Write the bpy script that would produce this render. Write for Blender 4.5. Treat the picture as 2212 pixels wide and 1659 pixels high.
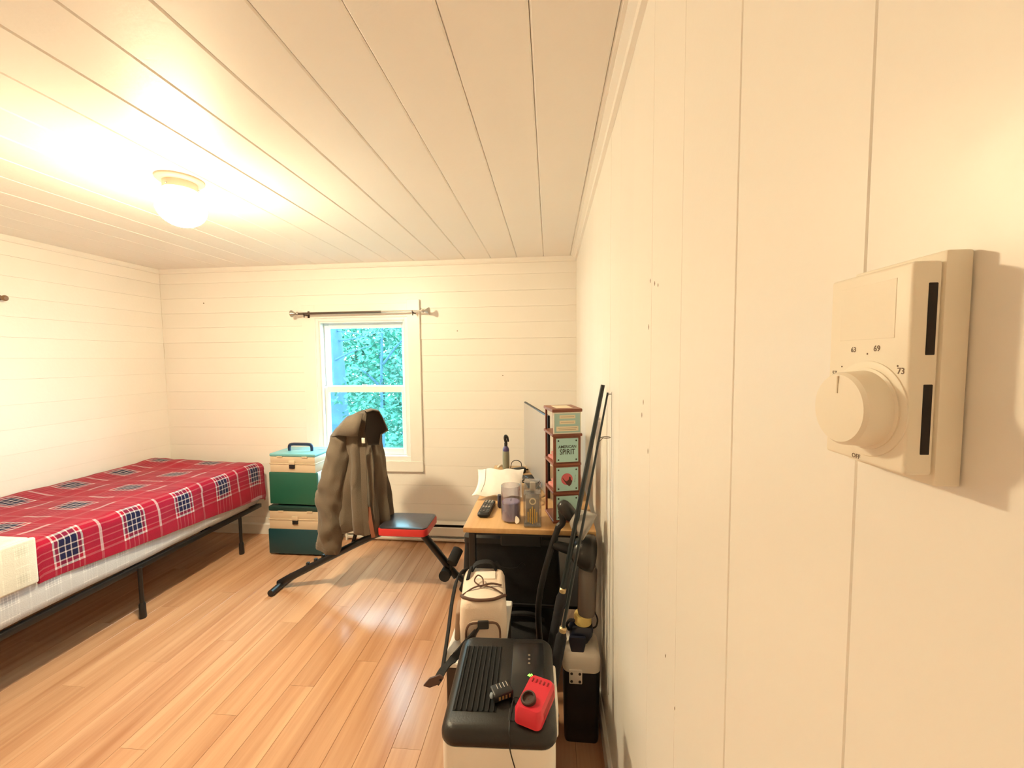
import bpy, bmesh, math, random
from mathutils import Vector, Matrix, Euler, noise as mnoise

random.seed(7)
for o in list(bpy.data.objects):
    bpy.data.objects.remove(o, do_unlink=True)
SC = bpy.context.scene
COL = SC.collection
R = math.radians
V = Vector

# ------------------------------------------------------------------ camera
F_PX, YAW, PITCH, ROLL = 857.48, 0.0942, 0.0625, -0.0097
cam_d = bpy.data.cameras.new('camera')
cam = bpy.data.objects.new('camera', cam_d)
COL.objects.link(cam)
cam_d.sensor_fit = 'HORIZONTAL'
cam_d.sensor_width = 36.0
cam_d.lens = 36.0 * F_PX / 2212.0
cam_d.clip_start = 0.02
_f = V((-math.sin(YAW) * math.cos(PITCH), math.cos(YAW) * math.cos(PITCH), -math.sin(PITCH)))
_r0 = V((math.cos(YAW), math.sin(YAW), 0))
_u0 = _r0.cross(_f)
_r = _r0 * math.cos(ROLL) + _u0 * math.sin(ROLL)
_u = -_r0 * math.sin(ROLL) + _u0 * math.cos(ROLL)
_m = Matrix((_r, _u, -_f)).transposed().to_4x4()
_m.translation = V((0, 0, 1.35))
cam.matrix_world = _m
SC.camera = cam

# ------------------------------------------------------------------ world, exposure
SKY_STRENGTH = 10.0
LAMP_STRENGTH = 330.0
EXPOSURE = 1.1
world = bpy.data.worlds.new('overcast_sky')
SC.world = world
world.use_nodes = True
_bg = world.node_tree.nodes['Background']
_bg.inputs['Color'].default_value = (0.44, 0.82, 1.0, 1)
_bg.inputs['Strength'].default_value = SKY_STRENGTH
SC.view_settings.view_transform = 'Standard'
SC.view_settings.look = 'None'
SC.view_settings.gamma = 1.0
SC.view_settings.use_curve_mapping = False
SC.view_settings.exposure = EXPOSURE
SC.cycles.max_bounces = 14
SC.cycles.diffuse_bounces = 8
SC.cycles.transparent_max_bounces = 16
SC.cycles.sample_clamp_indirect = 6.0

# room measures (metres): right wall face, left wall face, far wall face, ceiling, wall behind the camera
XR, XL, YB, H, YN = 0.1905, -3.0025, 2.850, 2.064, -1.1

# daylight portal in the window opening (guides sampling only, gives no light itself)
_pl = bpy.data.lights.new('window_portal', 'AREA')
_pl.shape = 'RECTANGLE'; _pl.size = 0.72; _pl.size_y = 1.04
_pl.cycles.is_portal = True
_po = bpy.data.objects.new('window_portal', _pl); COL.objects.link(_po)
_po.location = (-1.385, 2.975, 1.145); _po.rotation_euler = (R(-90), 0, 0)


# ================================================================== helpers
def wm(o):
    m = o.matrix_basis.copy()
    p = o.parent
    while p:
        m = p.matrix_basis @ m
        p = p.parent
    return m


def tag(o, label=None, cat=None, group=None, kind=None):
    if label: o['label'] = label
    if cat: o['category'] = cat
    if group: o['group'] = group
    if kind: o['kind'] = kind
    return o


def thing(name, label, cat, loc=(0, 0, 0), rotz=0.0, group=None, kind=None):
    o = bpy.data.objects.new(name, None)
    COL.objects.link(o)
    o.empty_display_size = 0.05
    o.location = loc
    o.rotation_euler = (0, 0, rotz)
    return tag(o, label, cat, group, kind)


class G:
    """collects shapes in one bmesh"""
    def __init__(s):
        s.bm = bmesh.new()
        s.uv = None

    def _mk(s, pts, faces):
        vs = [s.bm.verts.new(p) for p in pts]
        out = []
        for f in faces:
            try:
                out.append(s.bm.faces.new([vs[i] for i in f]))
            except ValueError:
                pass
        return vs, out

    def box(s, x0, x1, y0, y1, z0, z1, bev=0.0, seg=2, mat=None):
        c = V(((x0 + x1) / 2, (y0 + y1) / 2, (z0 + z1) / 2))
        return s.obox(c, (abs(x1 - x0), abs(y1 - y0), abs(z1 - z0)), mat or Matrix.Identity(3), bev, seg)

    def obox(s, c, size, rot=None, bev=0.0, seg=2):
        rot = rot if rot is not None else Matrix.Identity(3)
        if isinstance(rot, (tuple, list)):
            rot = Euler(rot).to_matrix()
        m = Matrix.Translation(c) @ rot.to_4x4() @ Matrix.Diagonal((size[0], size[1], size[2], 1))
        r = bmesh.ops.create_cube(s.bm, size=1.0, matrix=m)
        if bev > 0:
            ed = {e for v in r['verts'] for e in v.link_edges}
            bmesh.ops.bevel(s.bm, geom=list(ed), offset=bev, segments=seg, profile=0.5, affect='EDGES')
        return s

    def cyl(s, p0, p1, r0, r1=None, n=16, cap=True):
        r1 = r0 if r1 is None else r1
        return s.tube([p0, p1], [r0, r1], n, cap, smooth=False)

    def tube(s, pts, r, n=8, cap=True, smooth=True, sub=4):
        pts = [V(p) for p in pts]
        rs = list(r) if isinstance(r, (list, tuple)) else [r] * len(pts)
        if smooth and len(pts) > 2:
            np_, nr = [], []
            for i in range(len(pts) - 1):
                a, b = pts[i], pts[i + 1]
                p0 = pts[i - 1] if i else a * 2 - b
                p3 = pts[i + 2] if i + 2 < len(pts) else b * 2 - a
                for k in range(sub):
                    t = k / sub
                    np_.append(0.5 * ((2 * a) + (b - p0) * t + (2 * p0 - 5 * a + 4 * b - p3) * t * t + (3 * a - p0 - 3 * b + p3) * t ** 3))
                    nr.append(rs[i] * (1 - t) + rs[i + 1] * t)
            np_.append(pts[-1]); nr.append(rs[-1])
            pts, rs = np_, nr
        rings = []
        up = None
        for i, p in enumerate(pts):
            d = (pts[min(i + 1, len(pts) - 1)] - pts[max(i - 1, 0)])
            if d.length < 1e-9: d = V((0, 0, 1))
            d.normalize()
            if up is None:
                up = V((0, 0, 1)) if abs(d.z) < 0.9 else V((1, 0, 0))
            a = d.cross(up); a.normalize()
            up = a.cross(d); up.normalize()
            rings.append([p + (a * math.cos(2 * math.pi * k / n) + up * math.sin(2 * math.pi * k / n)) * rs[i] for k in range(n)])
        return s.loft(rings, cap)

    def ribbon(s, pts, w, t, side=(1, 0, 0), sub=4):
        """flat strap swept along pts; side = direction of its width"""
        pts = [V(p) for p in pts]
        np_ = []
        for i in range(len(pts) - 1):
            a, b = pts[i], pts[i + 1]
            p0 = pts[i - 1] if i else a * 2 - b
            p3 = pts[i + 2] if i + 2 < len(pts) else b * 2 - a
            for k in range(sub):
                q = k / sub
                np_.append(0.5 * ((2 * a) + (b - p0) * q + (2 * p0 - 5 * a + 4 * b - p3) * q * q + (3 * a - p0 - 3 * b + p3) * q ** 3))
        np_.append(pts[-1])
        rings = []
        for i, p in enumerate(np_):
            d = np_[min(i + 1, len(np_) - 1)] - np_[max(i - 1, 0)]
            d.normalize()
            sd = V(side); sd = sd - d * sd.dot(d); sd.normalize()
            nn = d.cross(sd)
            rings.append([p + sd * w / 2 + nn * t / 2, p - sd * w / 2 + nn * t / 2, p - sd * w / 2 - nn * t / 2, p + sd * w / 2 - nn * t / 2])
        return s.loft(rings, True)

    def loft(s, rings, cap=True, close=True):
        n = len(rings[0])
        pts = [p for r in rings for p in r]
        faces = []
        for i in range(len(rings) - 1):
            for k in range(n if close else n - 1):
                a, b = i * n + k, i * n + (k + 1) % n
                faces.append((a, b, b + n, a + n))
        if cap:
            faces.append(tuple(reversed(range(n))))
            faces.append(tuple(range((len(rings) - 1) * n, len(rings) * n)))
        s._mk(pts, faces)
        return s

    def lathe(s, prof, origin=(0, 0, 0), axis=(0, 0, 1), n=24, cap=True):
        """prof: list of (radius, distance along axis)"""
        ax = V(axis).normalized()
        a = ax.cross(V((0, 0, 1)) if abs(ax.z) < 0.9 else V((1, 0, 0))); a.normalize()
        b = ax.cross(a)
        o = V(origin)
        rings = [[o + ax * h + (a * math.cos(2 * math.pi * k / n) + b * math.sin(2 * math.pi * k / n)) * max(r, 1e-5) for k in range(n)] for r, h in prof]
        return s.loft(rings, cap)

    def prism(s, poly, ex, ey, ez, o=(0, 0, 0), t=0.01):
        """2D polygon laid out along ex,ey from o, pushed out along ez by t"""
        ex, ey, ez, o = V(ex), V(ey), V(ez), V(o)
        a = [o + ex * p[0] + ey * p[1] for p in poly]
        return s.loft([a, [p + ez * t for p in a]], True)

    def sphere(s, c, r, nu=20, nv=12):
        r = (r, r, r) if not isinstance(r, (tuple, list)) else r
        rings = []
        for j in range(nv + 1):
            th = math.pi * j / nv
            q = max(math.sin(th), 1e-3)
            rings.append([V((c[0] + r[0] * q * math.cos(2 * math.pi * k / nu), c[1] + r[1] * q * math.sin(2 * math.pi * k / nu), c[2] + r[2] * math.cos(th))) for k in range(nu)])
        return s.loft(rings, True)

    def grid(s, fn, nu, nv, uvfn=None):
        """fn(i/nu, j/nv) -> point"""
        if uvfn and s.uv is None:
            s.uv = s.bm.loops.layers.uv.new('cloth')
        vs = [[s.bm.verts.new(fn(i / nu, j / nv)) for j in range(nv + 1)] for i in range(nu + 1)]
        for i in range(nu):
            for j in range(nv):
                f = s.bm.faces.new((vs[i][j], vs[i + 1][j], vs[i + 1][j + 1], vs[i][j + 1]))
                if uvfn:
                    for l, (a, b) in zip(f.loops, ((i, j), (i + 1, j), (i + 1, j + 1), (i, j + 1))):
                        l[s.uv].uv = uvfn(a / nu, b / nv)
        return s

    def obj(s, name, mat, parent=None, smooth=35, local=False, recalc=True):
        if recalc:
            bmesh.ops.recalc_face_normals(s.bm, faces=s.bm.faces)
        me = bpy.data.meshes.new(name)
        s.bm.to_mesh(me); s.bm.free()
        if smooth:
            me.polygons.foreach_set('use_smooth', [True] * len(me.polygons))
            me.set_sharp_from_angle(angle=R(smooth))
        me.materials.append(mat)
        o = bpy.data.objects.new(name, me)
        COL.objects.link(o)
        if parent:
            o.parent = parent
            if not local:
                me.transform(wm(parent).inverted())
        else:
            xs = [v.co for v in me.vertices]
            b = V((sum(p.x for p in xs) / len(xs), sum(p.y for p in xs) / len(xs), min(p.z for p in xs)))
            me.transform(Matrix.Translation(-b)); o.location = b
        return o


# ---------------------------------------------------------------- materials
def nodes_of(name):
    m = bpy.data.materials.new(name)
    m.use_nodes = True
    nt = m.node_tree
    return m, nt, nt.nodes['Principled BSDF'], nt.nodes.new('ShaderNodeTexCoord')


def M(name, col, rough=0.5, metal=0.0, var=0.08, scale=6.0, bump=0.0, bscale=80.0, spec=0.5, coat=0.0,
      stretch=(1, 1, 1), emit=None, estr=0.0, rnd=0.0, sheen=0.0):
    m, nt, p, tc = nodes_of(name)
    mp = nt.nodes.new('ShaderNodeMapping'); mp.inputs['Scale'].default_value = stretch
    nt.links.new(tc.outputs['Object'], mp.inputs['Vector'])
    n = nt.nodes.new('ShaderNodeTexNoise'); n.inputs['Scale'].default_value = scale; n.inputs['Detail'].default_value = 5
    nt.links.new(mp.outputs['Vector'], n.inputs['Vector'])
    mx = nt.nodes.new('ShaderNodeMix'); mx.data_type = 'RGBA'
    mx.inputs[6].default_value = (*[max(0, c * (1 - var)) for c in col], 1)
    mx.inputs[7].default_value = (*[min(1, c * (1 + var)) for c in col], 1)
    nt.links.new(n.outputs['Fac'], mx.inputs[0])
    out = mx.outputs[2]
    if rnd:
        oi = nt.nodes.new('ShaderNodeObjectInfo')
        mr = nt.nodes.new('ShaderNodeMapRange'); mr.inputs[3].default_value = 1 - rnd; mr.inputs[4].default_value = 1 + rnd
        nt.links.new(oi.outputs['Random'], mr.inputs[0])
        h = nt.nodes.new('ShaderNodeHueSaturation')
        nt.links.new(mr.outputs[0], h.inputs['Value']); nt.links.new(out, h.inputs['Color'])
        out = h.outputs['Color']
    nt.links.new(out, p.inputs['Base Color'])
    p.inputs['Roughness'].default_value = rough
    p.inputs['Metallic'].default_value = metal
    p.inputs['Specular IOR Level'].default_value = spec
    p.inputs['Coat Weight'].default_value = coat
    p.inputs['Coat Roughness'].default_value = 0.15
    if sheen: p.inputs['Sheen Weight'].default_value = sheen
    if emit:
        p.inputs['Emission Color'].default_value = (*emit, 1)
        p.inputs['Emission Strength'].default_value = estr
    if bump:
        n2 = nt.nodes.new('ShaderNodeTexNoise'); n2.inputs['Scale'].default_value = bscale; n2.inputs['Detail'].default_value = 3
        nt.links.new(mp.outputs['Vector'], n2.inputs['Vector'])
        b = nt.nodes.new('ShaderNodeBump'); b.inputs['Strength'].default_value = bump; b.inputs['Distance'].default_value = 0.01
        nt.links.new(n2.outputs['Fac'], b.inputs['Height']); nt.links.new(b.outputs['Normal'], p.inputs['Normal'])
    return m


def wood(name, c0, c1, rough=0.35, axis=1, scale=9.0, squeeze=0.06, coat=0.0, rnd=0.0):
    """streaky grain running along one object axis"""
    m, nt, p, tc = nodes_of(name)
    oi = nt.nodes.new('ShaderNodeObjectInfo')
    sc = [1.0, 1.0, 1.0]; sc[axis] = squeeze
    mp = nt.nodes.new('ShaderNodeMapping'); mp.inputs['Scale'].default_value = sc
    ad = nt.nodes.new('ShaderNodeVectorMath'); ad.operation = 'MULTIPLY_ADD'
    cx = nt.nodes.new('ShaderNodeCombineXYZ')
    for k in range(3): nt.links.new(oi.outputs['Random'], cx.inputs[k])
    ad.inputs[1].default_value = (13.0, 7.0, 5.0)
    nt.links.new(cx.outputs[0], ad.inputs[0]); nt.links.new(tc.outputs['Object'], ad.inputs[2])
    nt.links.new(ad.outputs[0], mp.inputs['Vector'])
    n = nt.nodes.new('ShaderNodeTexNoise'); n.inputs['Scale'].default_value = scale; n.inputs['Detail'].default_value = 6; n.inputs['Roughness'].default_value = 0.62
    nt.links.new(mp.outputs['Vector'], n.inputs['Vector'])
    rp = nt.nodes.new('ShaderNodeValToRGB')
    rp.color_ramp.elements[0].position = 0.28; rp.color_ramp.elements[0].color = (*c0, 1)
    rp.color_ramp.elements[1].position = 0.72; rp.color_ramp.elements[1].color = (*c1, 1)
    nt.links.new(n.outputs['Fac'], rp.inputs['Fac'])
    out = rp.outputs['Color']
    if rnd:
        mr = nt.nodes.new('ShaderNodeMapRange'); mr.inputs[3].default_value = 1 - rnd; mr.inputs[4].default_value = 1 + rnd
        nt.links.new(oi.outputs['Random'], mr.inputs[0])
        h = nt.nodes.new('ShaderNodeHueSaturation')
        nt.links.new(mr.outputs[0], h.inputs['Value']); nt.links.new(out, h.inputs['Color'])
        out = h.outputs['Color']
    nt.links.new(out, p.inputs['Base Color'])
    p.inputs['Roughness'].default_value = rough
    p.inputs['Coat Weight'].default_value = coat
    p.inputs['Coat Roughness'].default_value = 0.2
    b = nt.nodes.new('ShaderNodeBump'); b.inputs['Strength'].default_value = 0.08; b.inputs['Distance'].default_value = 0.004
    nt.links.new(n.outputs['Fac'], b.inputs['Height']); nt.links.new(b.outputs['Normal'], p.inputs['Normal'])
    return m


def plaid(name, base, dark, light, period=0.28, rough=0.95, mixw=0.5, u0=0.0, v0=0.0, sheen=0.3, wear=0.12, faint=0.3, vperiod=None):
    """woven check from two stripe ramps, one per thread direction (UV in metres)"""
    m, nt, p, tc = nodes_of(name)
    sx = nt.nodes.new('ShaderNodeSeparateXYZ'); nt.links.new(tc.outputs['UV'], sx.inputs[0])
    cols = []; fracs = []
    for k, off in ((0, u0), (1, v0)):
        a = nt.nodes.new('ShaderNodeMath'); a.operation = 'MULTIPLY_ADD'
        a.inputs[1].default_value = 1 / (period if k == 0 else (vperiod or period)); a.inputs[2].default_value = off + 50
        nt.links.new(sx.outputs[k], a.inputs[0])
        fr = nt.nodes.new('ShaderNodeMath'); fr.operation = 'FRACT'; nt.links.new(a.outputs[0], fr.inputs[0])
        rp = nt.nodes.new('ShaderNodeValToRGB'); rp.color_ramp.interpolation = 'CONSTANT'
        stops = [(0, base), (0.30, light), (0.325, base), (0.37, light), (0.385, dark), (0.455, light), (0.47, dark), (0.53, light), (0.545, dark),
                 (0.615, light), (0.63, base), (0.675, light), (0.70, base), (0.93, light), (0.975, base)]
        el = rp.color_ramp.elements
        el[0].position, el[0].color = stops[0][0], (*stops[0][1], 1)
        el[1].position, el[1].color = stops[1][0], (*stops[1][1], 1)
        for pos, c in stops[2:]:
            e = el.new(pos); e.color = (*c, 1)
        nt.links.new(fr.outputs[0], rp.inputs['Fac'])
        cols.append(rp.outputs['Color']); fracs.append(fr.outputs[0])
    # threads show strongly where they cross the other direction's stripe group, faintly elsewhere
    mixed = []
    for k in (0, 1):
        w = nt.nodes.new('ShaderNodeValToRGB'); w.color_ramp.interpolation = 'CONSTANT'
        el = w.color_ramp.elements
        el[0].position, el[0].color = 0, (faint, faint, faint, 1)
        el[1].position, el[1].color = 0.30, (1, 1, 1, 1)
        e = el.new(0.70); e.color = (faint, faint, faint, 1)
        nt.links.new(fracs[1 - k], w.inputs['Fac'])
        q = nt.nodes.new('ShaderNodeMix'); q.data_type = 'RGBA'; q.inputs[6].default_value = (*base, 1)
        nt.links.new(w.outputs['Color'], q.inputs[0]); nt.links.new(cols[k], q.inputs[7])
        mixed.append(q.outputs[2])
    mx = nt.nodes.new('ShaderNodeMix'); mx.data_type = 'RGBA'; mx.inputs[0].default_value = mixw
    nt.links.new(mixed[0], mx.inputs[6]); nt.links.new(mixed[1], mx.inputs[7])
    n = nt.nodes.new('ShaderNodeTexNoise'); n.inputs['Scale'].default_value = 14; n.inputs['Detail'].default_value = 6
    nt.links.new(tc.outputs['Object'], n.inputs['Vector'])
    mr = nt.nodes.new('ShaderNodeMapRange'); mr.inputs[3].default_value = 1 - wear; mr.inputs[4].default_value = 1 + wear
    nt.links.new(n.outputs['Fac'], mr.inputs[0])
    h = nt.nodes.new('ShaderNodeHueSaturation'); nt.links.new(mr.outputs[0], h.inputs['Value']); nt.links.new(mx.outputs[2], h.inputs['Color'])
    nt.links.new(h.outputs['Color'], p.inputs['Base Color'])
    p.inputs['Roughness'].default_value = rough
    p.inputs['Specular IOR Level'].default_value = 0.15
    p.inputs['Sheen Weight'].default_value = sheen
    n2 = nt.nodes.new('ShaderNodeTexNoise'); n2.inputs['Scale'].default_value = 260
    nt.links.new(tc.outputs['Object'], n2.inputs['Vector'])
    b = nt.nodes.new('ShaderNodeBump'); b.inputs['Strength'].default_value = 0.25; b.inputs['Distance'].default_value = 0.004
    nt.links.new(n2.outputs['Fac'], b.inputs['Height']); nt.links.new(b.outputs['Normal'], p.inputs['Normal'])
    return m


def clear(name, tint=(1, 1, 1), gloss=0.12, rough=0.02):
    """thin clear pane or jar: see-through with a little mirror sheen"""
    m = bpy.data.materials.new(name); m.use_nodes = True
    nt = m.node_tree; nt.nodes.remove(nt.nodes['Principled BSDF'])
    tr = nt.nodes.new('ShaderNodeBsdfTransparent'); tr.inputs['Color'].default_value = (*tint, 1)
    gl = nt.nodes.new('ShaderNodeBsdfGlossy'); gl.inputs['Roughness'].default_value = rough
    lw = nt.nodes.new('ShaderNodeLayerWeight'); lw.inputs['Blend'].default_value = 0.25
    mr = nt.nodes.new('ShaderNodeMapRange'); mr.inputs[3].default_value = gloss * 0.4; mr.inputs[4].default_value = min(1, gloss * 5)
    nt.links.new(lw.outputs['Facing'], mr.inputs[0])
    mx = nt.nodes.new('ShaderNodeMixShader')
    nt.links.new(mr.outputs[0], mx.inputs[0]); nt.links.new(tr.outputs[0], mx.inputs[1]); nt.links.new(gl.outputs[0], mx.inputs[2])
    nt.links.new(mx.outputs[0], nt.nodes['Material Output'].inputs['Surface'])
    return m


MT = dict(
    wall=M('cream_wall_paint', (0.87, 0.84, 0.79), 0.42, var=0.025, scale=3, bump=0.05, bscale=60, rnd=0.012),
    wall_r=M('cream_panel_paint', (0.87, 0.84, 0.79), 0.34, var=0.02, scale=3, bump=0.035, bscale=40, rnd=0.008),
    backing=M('wall_backing', (0.62, 0.52, 0.40), 0.8, var=0.1),
    ceil=M('ceiling_paint', (0.89, 0.865, 0.83), 0.5, var=0.025, scale=3, bump=0.06, bscale=50, rnd=0.012),
    ceil_back=M('ceiling_backing', (0.62, 0.52, 0.40), 0.8),
    trim=M('trim_paint', (0.87, 0.84, 0.79), 0.35, var=0.02),
    floor=wood('laminate_oak', (0.41, 0.20, 0.105), (0.64, 0.39, 0.235), 0.25, axis=1, scale=16, squeeze=0.05, coat=0.35, rnd=0.05),
    subfloor=M('subfloor', (0.12, 0.06, 0.03), 0.9),
    vinyl=M('white_vinyl', (0.86, 0.86, 0.85), 0.3, var=0.02),
    pane=clear('window_glass', (0.96, 1, 0.99), 0.06),
    black=M('black_plastic', (0.010, 0.010, 0.011), 0.42, var=0.2),
    black_metal=M('black_powder_metal', (0.008, 0.0075, 0.008), 0.38, var=0.2),
    black_foam=M('black_foam', (0.010, 0.009, 0.008), 0.9, var=0.2, bump=0.3, bscale=200),
    black_cloth=M('black_nylon', (0.008, 0.0075, 0.0085), 0.8, var=0.25, bump=0.3, bscale=300),
    nickel=M('brushed_nickel', (0.42, 0.38, 0.34), 0.3, metal=0.9, var=0.1, scale=30),
    heater=M('heater_enamel', (0.82, 0.79, 0.72), 0.35, var=0.03),
    white_pl=M('white_plastic', (0.85, 0.82, 0.76), 0.4, var=0.02),
)


def text(s, size, mat, parent, name, o, ex, ey, depth=0.0006, align='CENTER', bold=0.0, sx=1.0):
    """flat lettering: baseline origin o, ex reading direction, ey up (local to parent)"""
    c = bpy.data.curves.new(name, 'FONT')
    c.body = s; c.size = size; c.align_x = align; c.align_y = 'CENTER'; c.extrude = depth; c.offset = bold; c.resolution_u = 2
    t = bpy.data.objects.new('tmp_text', c); COL.objects.link(t)
    dg = bpy.context.evaluated_depsgraph_get()
    me = bpy.data.meshes.new_from_object(t.evaluated_get(dg))
    bpy.data.objects.remove(t, do_unlink=True); bpy.data.curves.remove(c)
    ex, ey = V(ex).normalized(), V(ey).normalized()
    mm = Matrix((ex * sx, ey, ex.cross(ey))).transposed().to_4x4(); mm.translation = V(o)
    me.transform(mm); me.materials.clear(); me.materials.append(mat)
    ob = bpy.data.objects.new(name, me); COL.objects.link(ob); ob.parent = parent
    return ob


# ================================================================== the room shell
def plank_mesh(axis_l, axis_w, axis_n, l0, l1, w0, w1, nface, depth, ch):
    """board as a prism: chamfered on the two long front edges. axis_* are 0/1/2; depth signed (away from room)"""
    d = depth; s = 1 if d > 0 else -1
    prof = [(w0, nface + d), (w0, nface + s * ch), (w0 + ch, nface), (w1 - ch, nface), (w1, nface + s * ch), (w1, nface + d)]
    def pt(l, w, n):
        p = [0, 0, 0]; p[axis_l] = l; p[axis_w] = w; p[axis_n] = n
        return V(p)
    g = G()
    g.loft([[pt(l0, w, n) for w, n in prof], [pt(l1, w, n) for w, n in prof]], True)
    return g


def struct(g, name, mat, parent=None, smooth=None):
    o = g.obj(name, mat, parent, smooth=smooth)
    if parent is None: o['kind'] = 'structure'
    return o


# ---- ceiling: boards running away from the camera
g = G(); g.box(XL - 0.1, XR + 0.1, YN - 0.1, YB + 0.1, H + 0.016, H + 0.10)
ceiling = struct(g, 'ceiling', MT['ceil_back'])
X0C, WC = 0.1468, 0.1855
edges = [XR] + [X0C - i * WC for i in range(18)]
edges = [e for e in edges if e > XL + 0.01] + [XL]
for i in range(len(edges) - 1):
    a, b = edges[i + 1] + 0.0007, edges[i] - 0.0007
    plank_mesh(1, 0, 2, YN, YB, a, b, H + random.uniform(-0.0004, 0.0006), 0.016, 0.0042).obj('board', MT['ceil'], ceiling, smooth=None)

# ---- far wall: horizontal boards around the window
WX0, WX1, WZ0, WZ1 = -1.745, -1.028, 0.615, 1.672      # window opening
g = G()
g.box(XL - 0.1, WX0, YB + 0.015, YB + 0.12, -0.05, H + 0.05)
g.box(WX1, XR + 0.1, YB + 0.015, YB + 0.12, -0.05, H + 0.05)
g.box(WX0, WX1, YB + 0.015, YB + 0.12, -0.05, WZ0)
g.box(WX0, WX1, YB + 0.015, YB + 0.12, WZ1, H + 0.05)
wall_back = struct(g, 'wall_back', MT['backing'])
zs = [0.0, 0.13, 0.27, 0.412, 0.562, 0.703, 0.842, 0.982, 1.12, 1.263, 1.382, 1.50, 1.615, 1.726, 1.84, 1.953, H]
for i in range(len(zs) - 1):
    a, b = zs[i] + 0.0004, zs[i + 1] - 0.0004
    spans = [(XL, XR)] if (b < WZ0 or a > WZ1) else [(XL, WX0 - 0.012), (WX1 + 0.012, XR)]
    for s0, s1 in spans:
        plank_mesh(0, 2, 1, s0, s1, a, b, YB + random.uniform(-0.0012, 0.0012), 0.015, 0.0007 + 0.0007 * random.random()).obj('board', MT['wall'], wall_back, smooth=None)

# ---- left wall: the same boards
g = G(); g.box(XL - 0.12, XL - 0.015, YN - 0.1, YB + 0.015, -0.05, H + 0.05)
wall_left = struct(g, 'wall_left', MT['backing'])
for i in range(len(zs) - 1):
    plank_mesh(1, 2, 0, YN, YB, zs[i] + 0.0003, zs[i + 1] - 0.0003, XL + random.uniform(-0.0008, 0.0008), -0.015, 0.0008).obj('board', MT['wall'], wall_left, smooth=None)

# ---- right wall: vertical boards
g = G(); g.box(XR + 0.012, XR + 0.12, YN - 0.1, YB + 0.015, -0.05, H + 0.05)
wall_right = struct(g, 'wall_right', MT['backing'])
ys = [YN] + [0.2636 + 0.1688 * k for k in range(-8, 16)] + [YB]
ys = [y for y in ys if YN <= y <= YB]
for i in range(len(ys) - 1):
    plank_mesh(2, 1, 0, 0.0, H, ys[i] + 0.0003, ys[i + 1] - 0.0003, XR + random.uniform(-0.0005, 0.0005), 0.012, 0.0009).obj('board', MT['wall_r'], wall_right, smooth=None)

m_dent = M('dent_shadow', (0.20, 0.13, 0.08), 0.8)
for yy, zz, hh in ((0.781, 1.495, 0.004), (0.748, 1.484, 0.004), (0.726, 1.477, 0.003), (0.826, 1.26, 0.005), (0.837, 1.232, 0.005), (0.788, 1.409, 0.005), (0.783, 1.169, 0.005), (0.65, 0.856, 0.003), (0.599, 0.811, 0.003)):
    g = G(); g.prism([(-0.0012, 0), (0, -hh), (0.0012, 0), (0, hh)], (0, 1, 0), (0, 0, 1), (-1, 0, 0), (XR, yy, zz), 0.0007); g.obj('nail_dent', m_dent, wall_right, smooth=None)
for xx, zz in ((-0.336, 1.233), (-0.664, 1.558), (-2.644, 1.802)):
    g = G(); g.prism([(-0.005, 0.001), (0, -0.004), (0.006, 0), (0.001, 0.004)], (1, 0, 0), (0, 0, 1), (0, -1, 0), (xx, YB, zz), 0.0016); g.obj('nail_dent', m_dent, wall_back, smooth=None)

# ---- wall behind the camera
g = G(); g.box(XL - 0.1, XR + 0.1, YN - 0.1, YN, -0.05, H + 0.05)
struct(g, 'wall_near', MT['wall'])

# ---- floor: laminate planks running away from the camera
g = G(); g.box(XL - 0.1, XR + 0.1, YN - 0.1, YB + 0.1, -0.10, -0.008)
floor = struct(g, 'floor', MT['subfloor'])
PW, PL = 0.1065, 1.21
share = {}
ncol = 30
for c in range(ncol):
    x = XL + c * PW
    w = min(PW, XR - x)
    y = YN - ((c * 0.437) % 1.0) * PL
    while y < YB:
        a, b = max(y, YN), min(y + PL, YB)
        if b - a > 0.02:
            key = (round(w, 3), round(b - a, 3))
            if key not in share:
                lw, ll = w - 0.0006, b - a - 0.0006
                prof = [(0.0003, -0.008), (0.0003, -0.0006), (0.0009, 0), (lw - 0.0006, 0), (lw, -0.0006), (lw, -0.008)]
                gg = G(); gg.loft([[V((p, 0.0003, q)) for p, q in prof], [V((p, ll, q)) for p, q in prof]], True)
                o = gg.obj('plank', MT['floor'], floor, smooth=None, local=True)
                share[key] = o.data
            else:
                o = bpy.data.objects.new('plank', share[key]); COL.objects.link(o); o.parent = floor
            o.location = wm(floor).inverted() @ V((x, a, 0))
        y += PL

# ---- trims along the ceiling and the foot of the walls
g = G(); g.prism([(0, 0), (-0.030, 0), (-0.030, -0.006), (-0.014, -0.016), (-0.012, -0.030), (-0.0, -0.034)], (1, 0, 0), (0, 0, 1), (0, 1, 0), (XR, YN, H), YB - YN)
struct(g, 'trim_1', MT['trim'])
g = G(); g.prism([(0, 0), (-0.016, 0), (-0.016, -0.022), (-0.010, -0.032), (0, -0.034)], (0, 1, 0), (0, 0, 1), (1, 0, 0), (XL, YB, H), XR - XL)
struct(g, 'trim_2', MT['trim'])
g = G(); g.prism([(0, 0), (0.016, 0), (0.016, -0.022), (0.010, -0.032), (0, -0.034)], (1, 0, 0), (0, 0, 1), (0, 1, 0), (XL, YN, H), YB - YN)
struct(g, 'trim_3', MT['trim'])
g = G(); g.prism([(0, 0), (-0.012, 0), (-0.012, 0.075), (-0.004, 0.085), (0, 0.085)], (0, 1, 0), (0, 0, 1), (1, 0, 0), (XL, YB, 0), XR - XL)
struct(g, 'baseboard_back', MT['trim'])
g = G(); g.prism([(0, 0), (-0.012, 0), (-0.012, 0.075), (-0.004, 0.085), (0, 0.085)], (1, 0, 0), (0, 0, 1), (0, 1, 0), (XR, YN, 0), YB - YN - 0.012)
struct(g, 'baseboard_right', MT['trim'])
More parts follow.
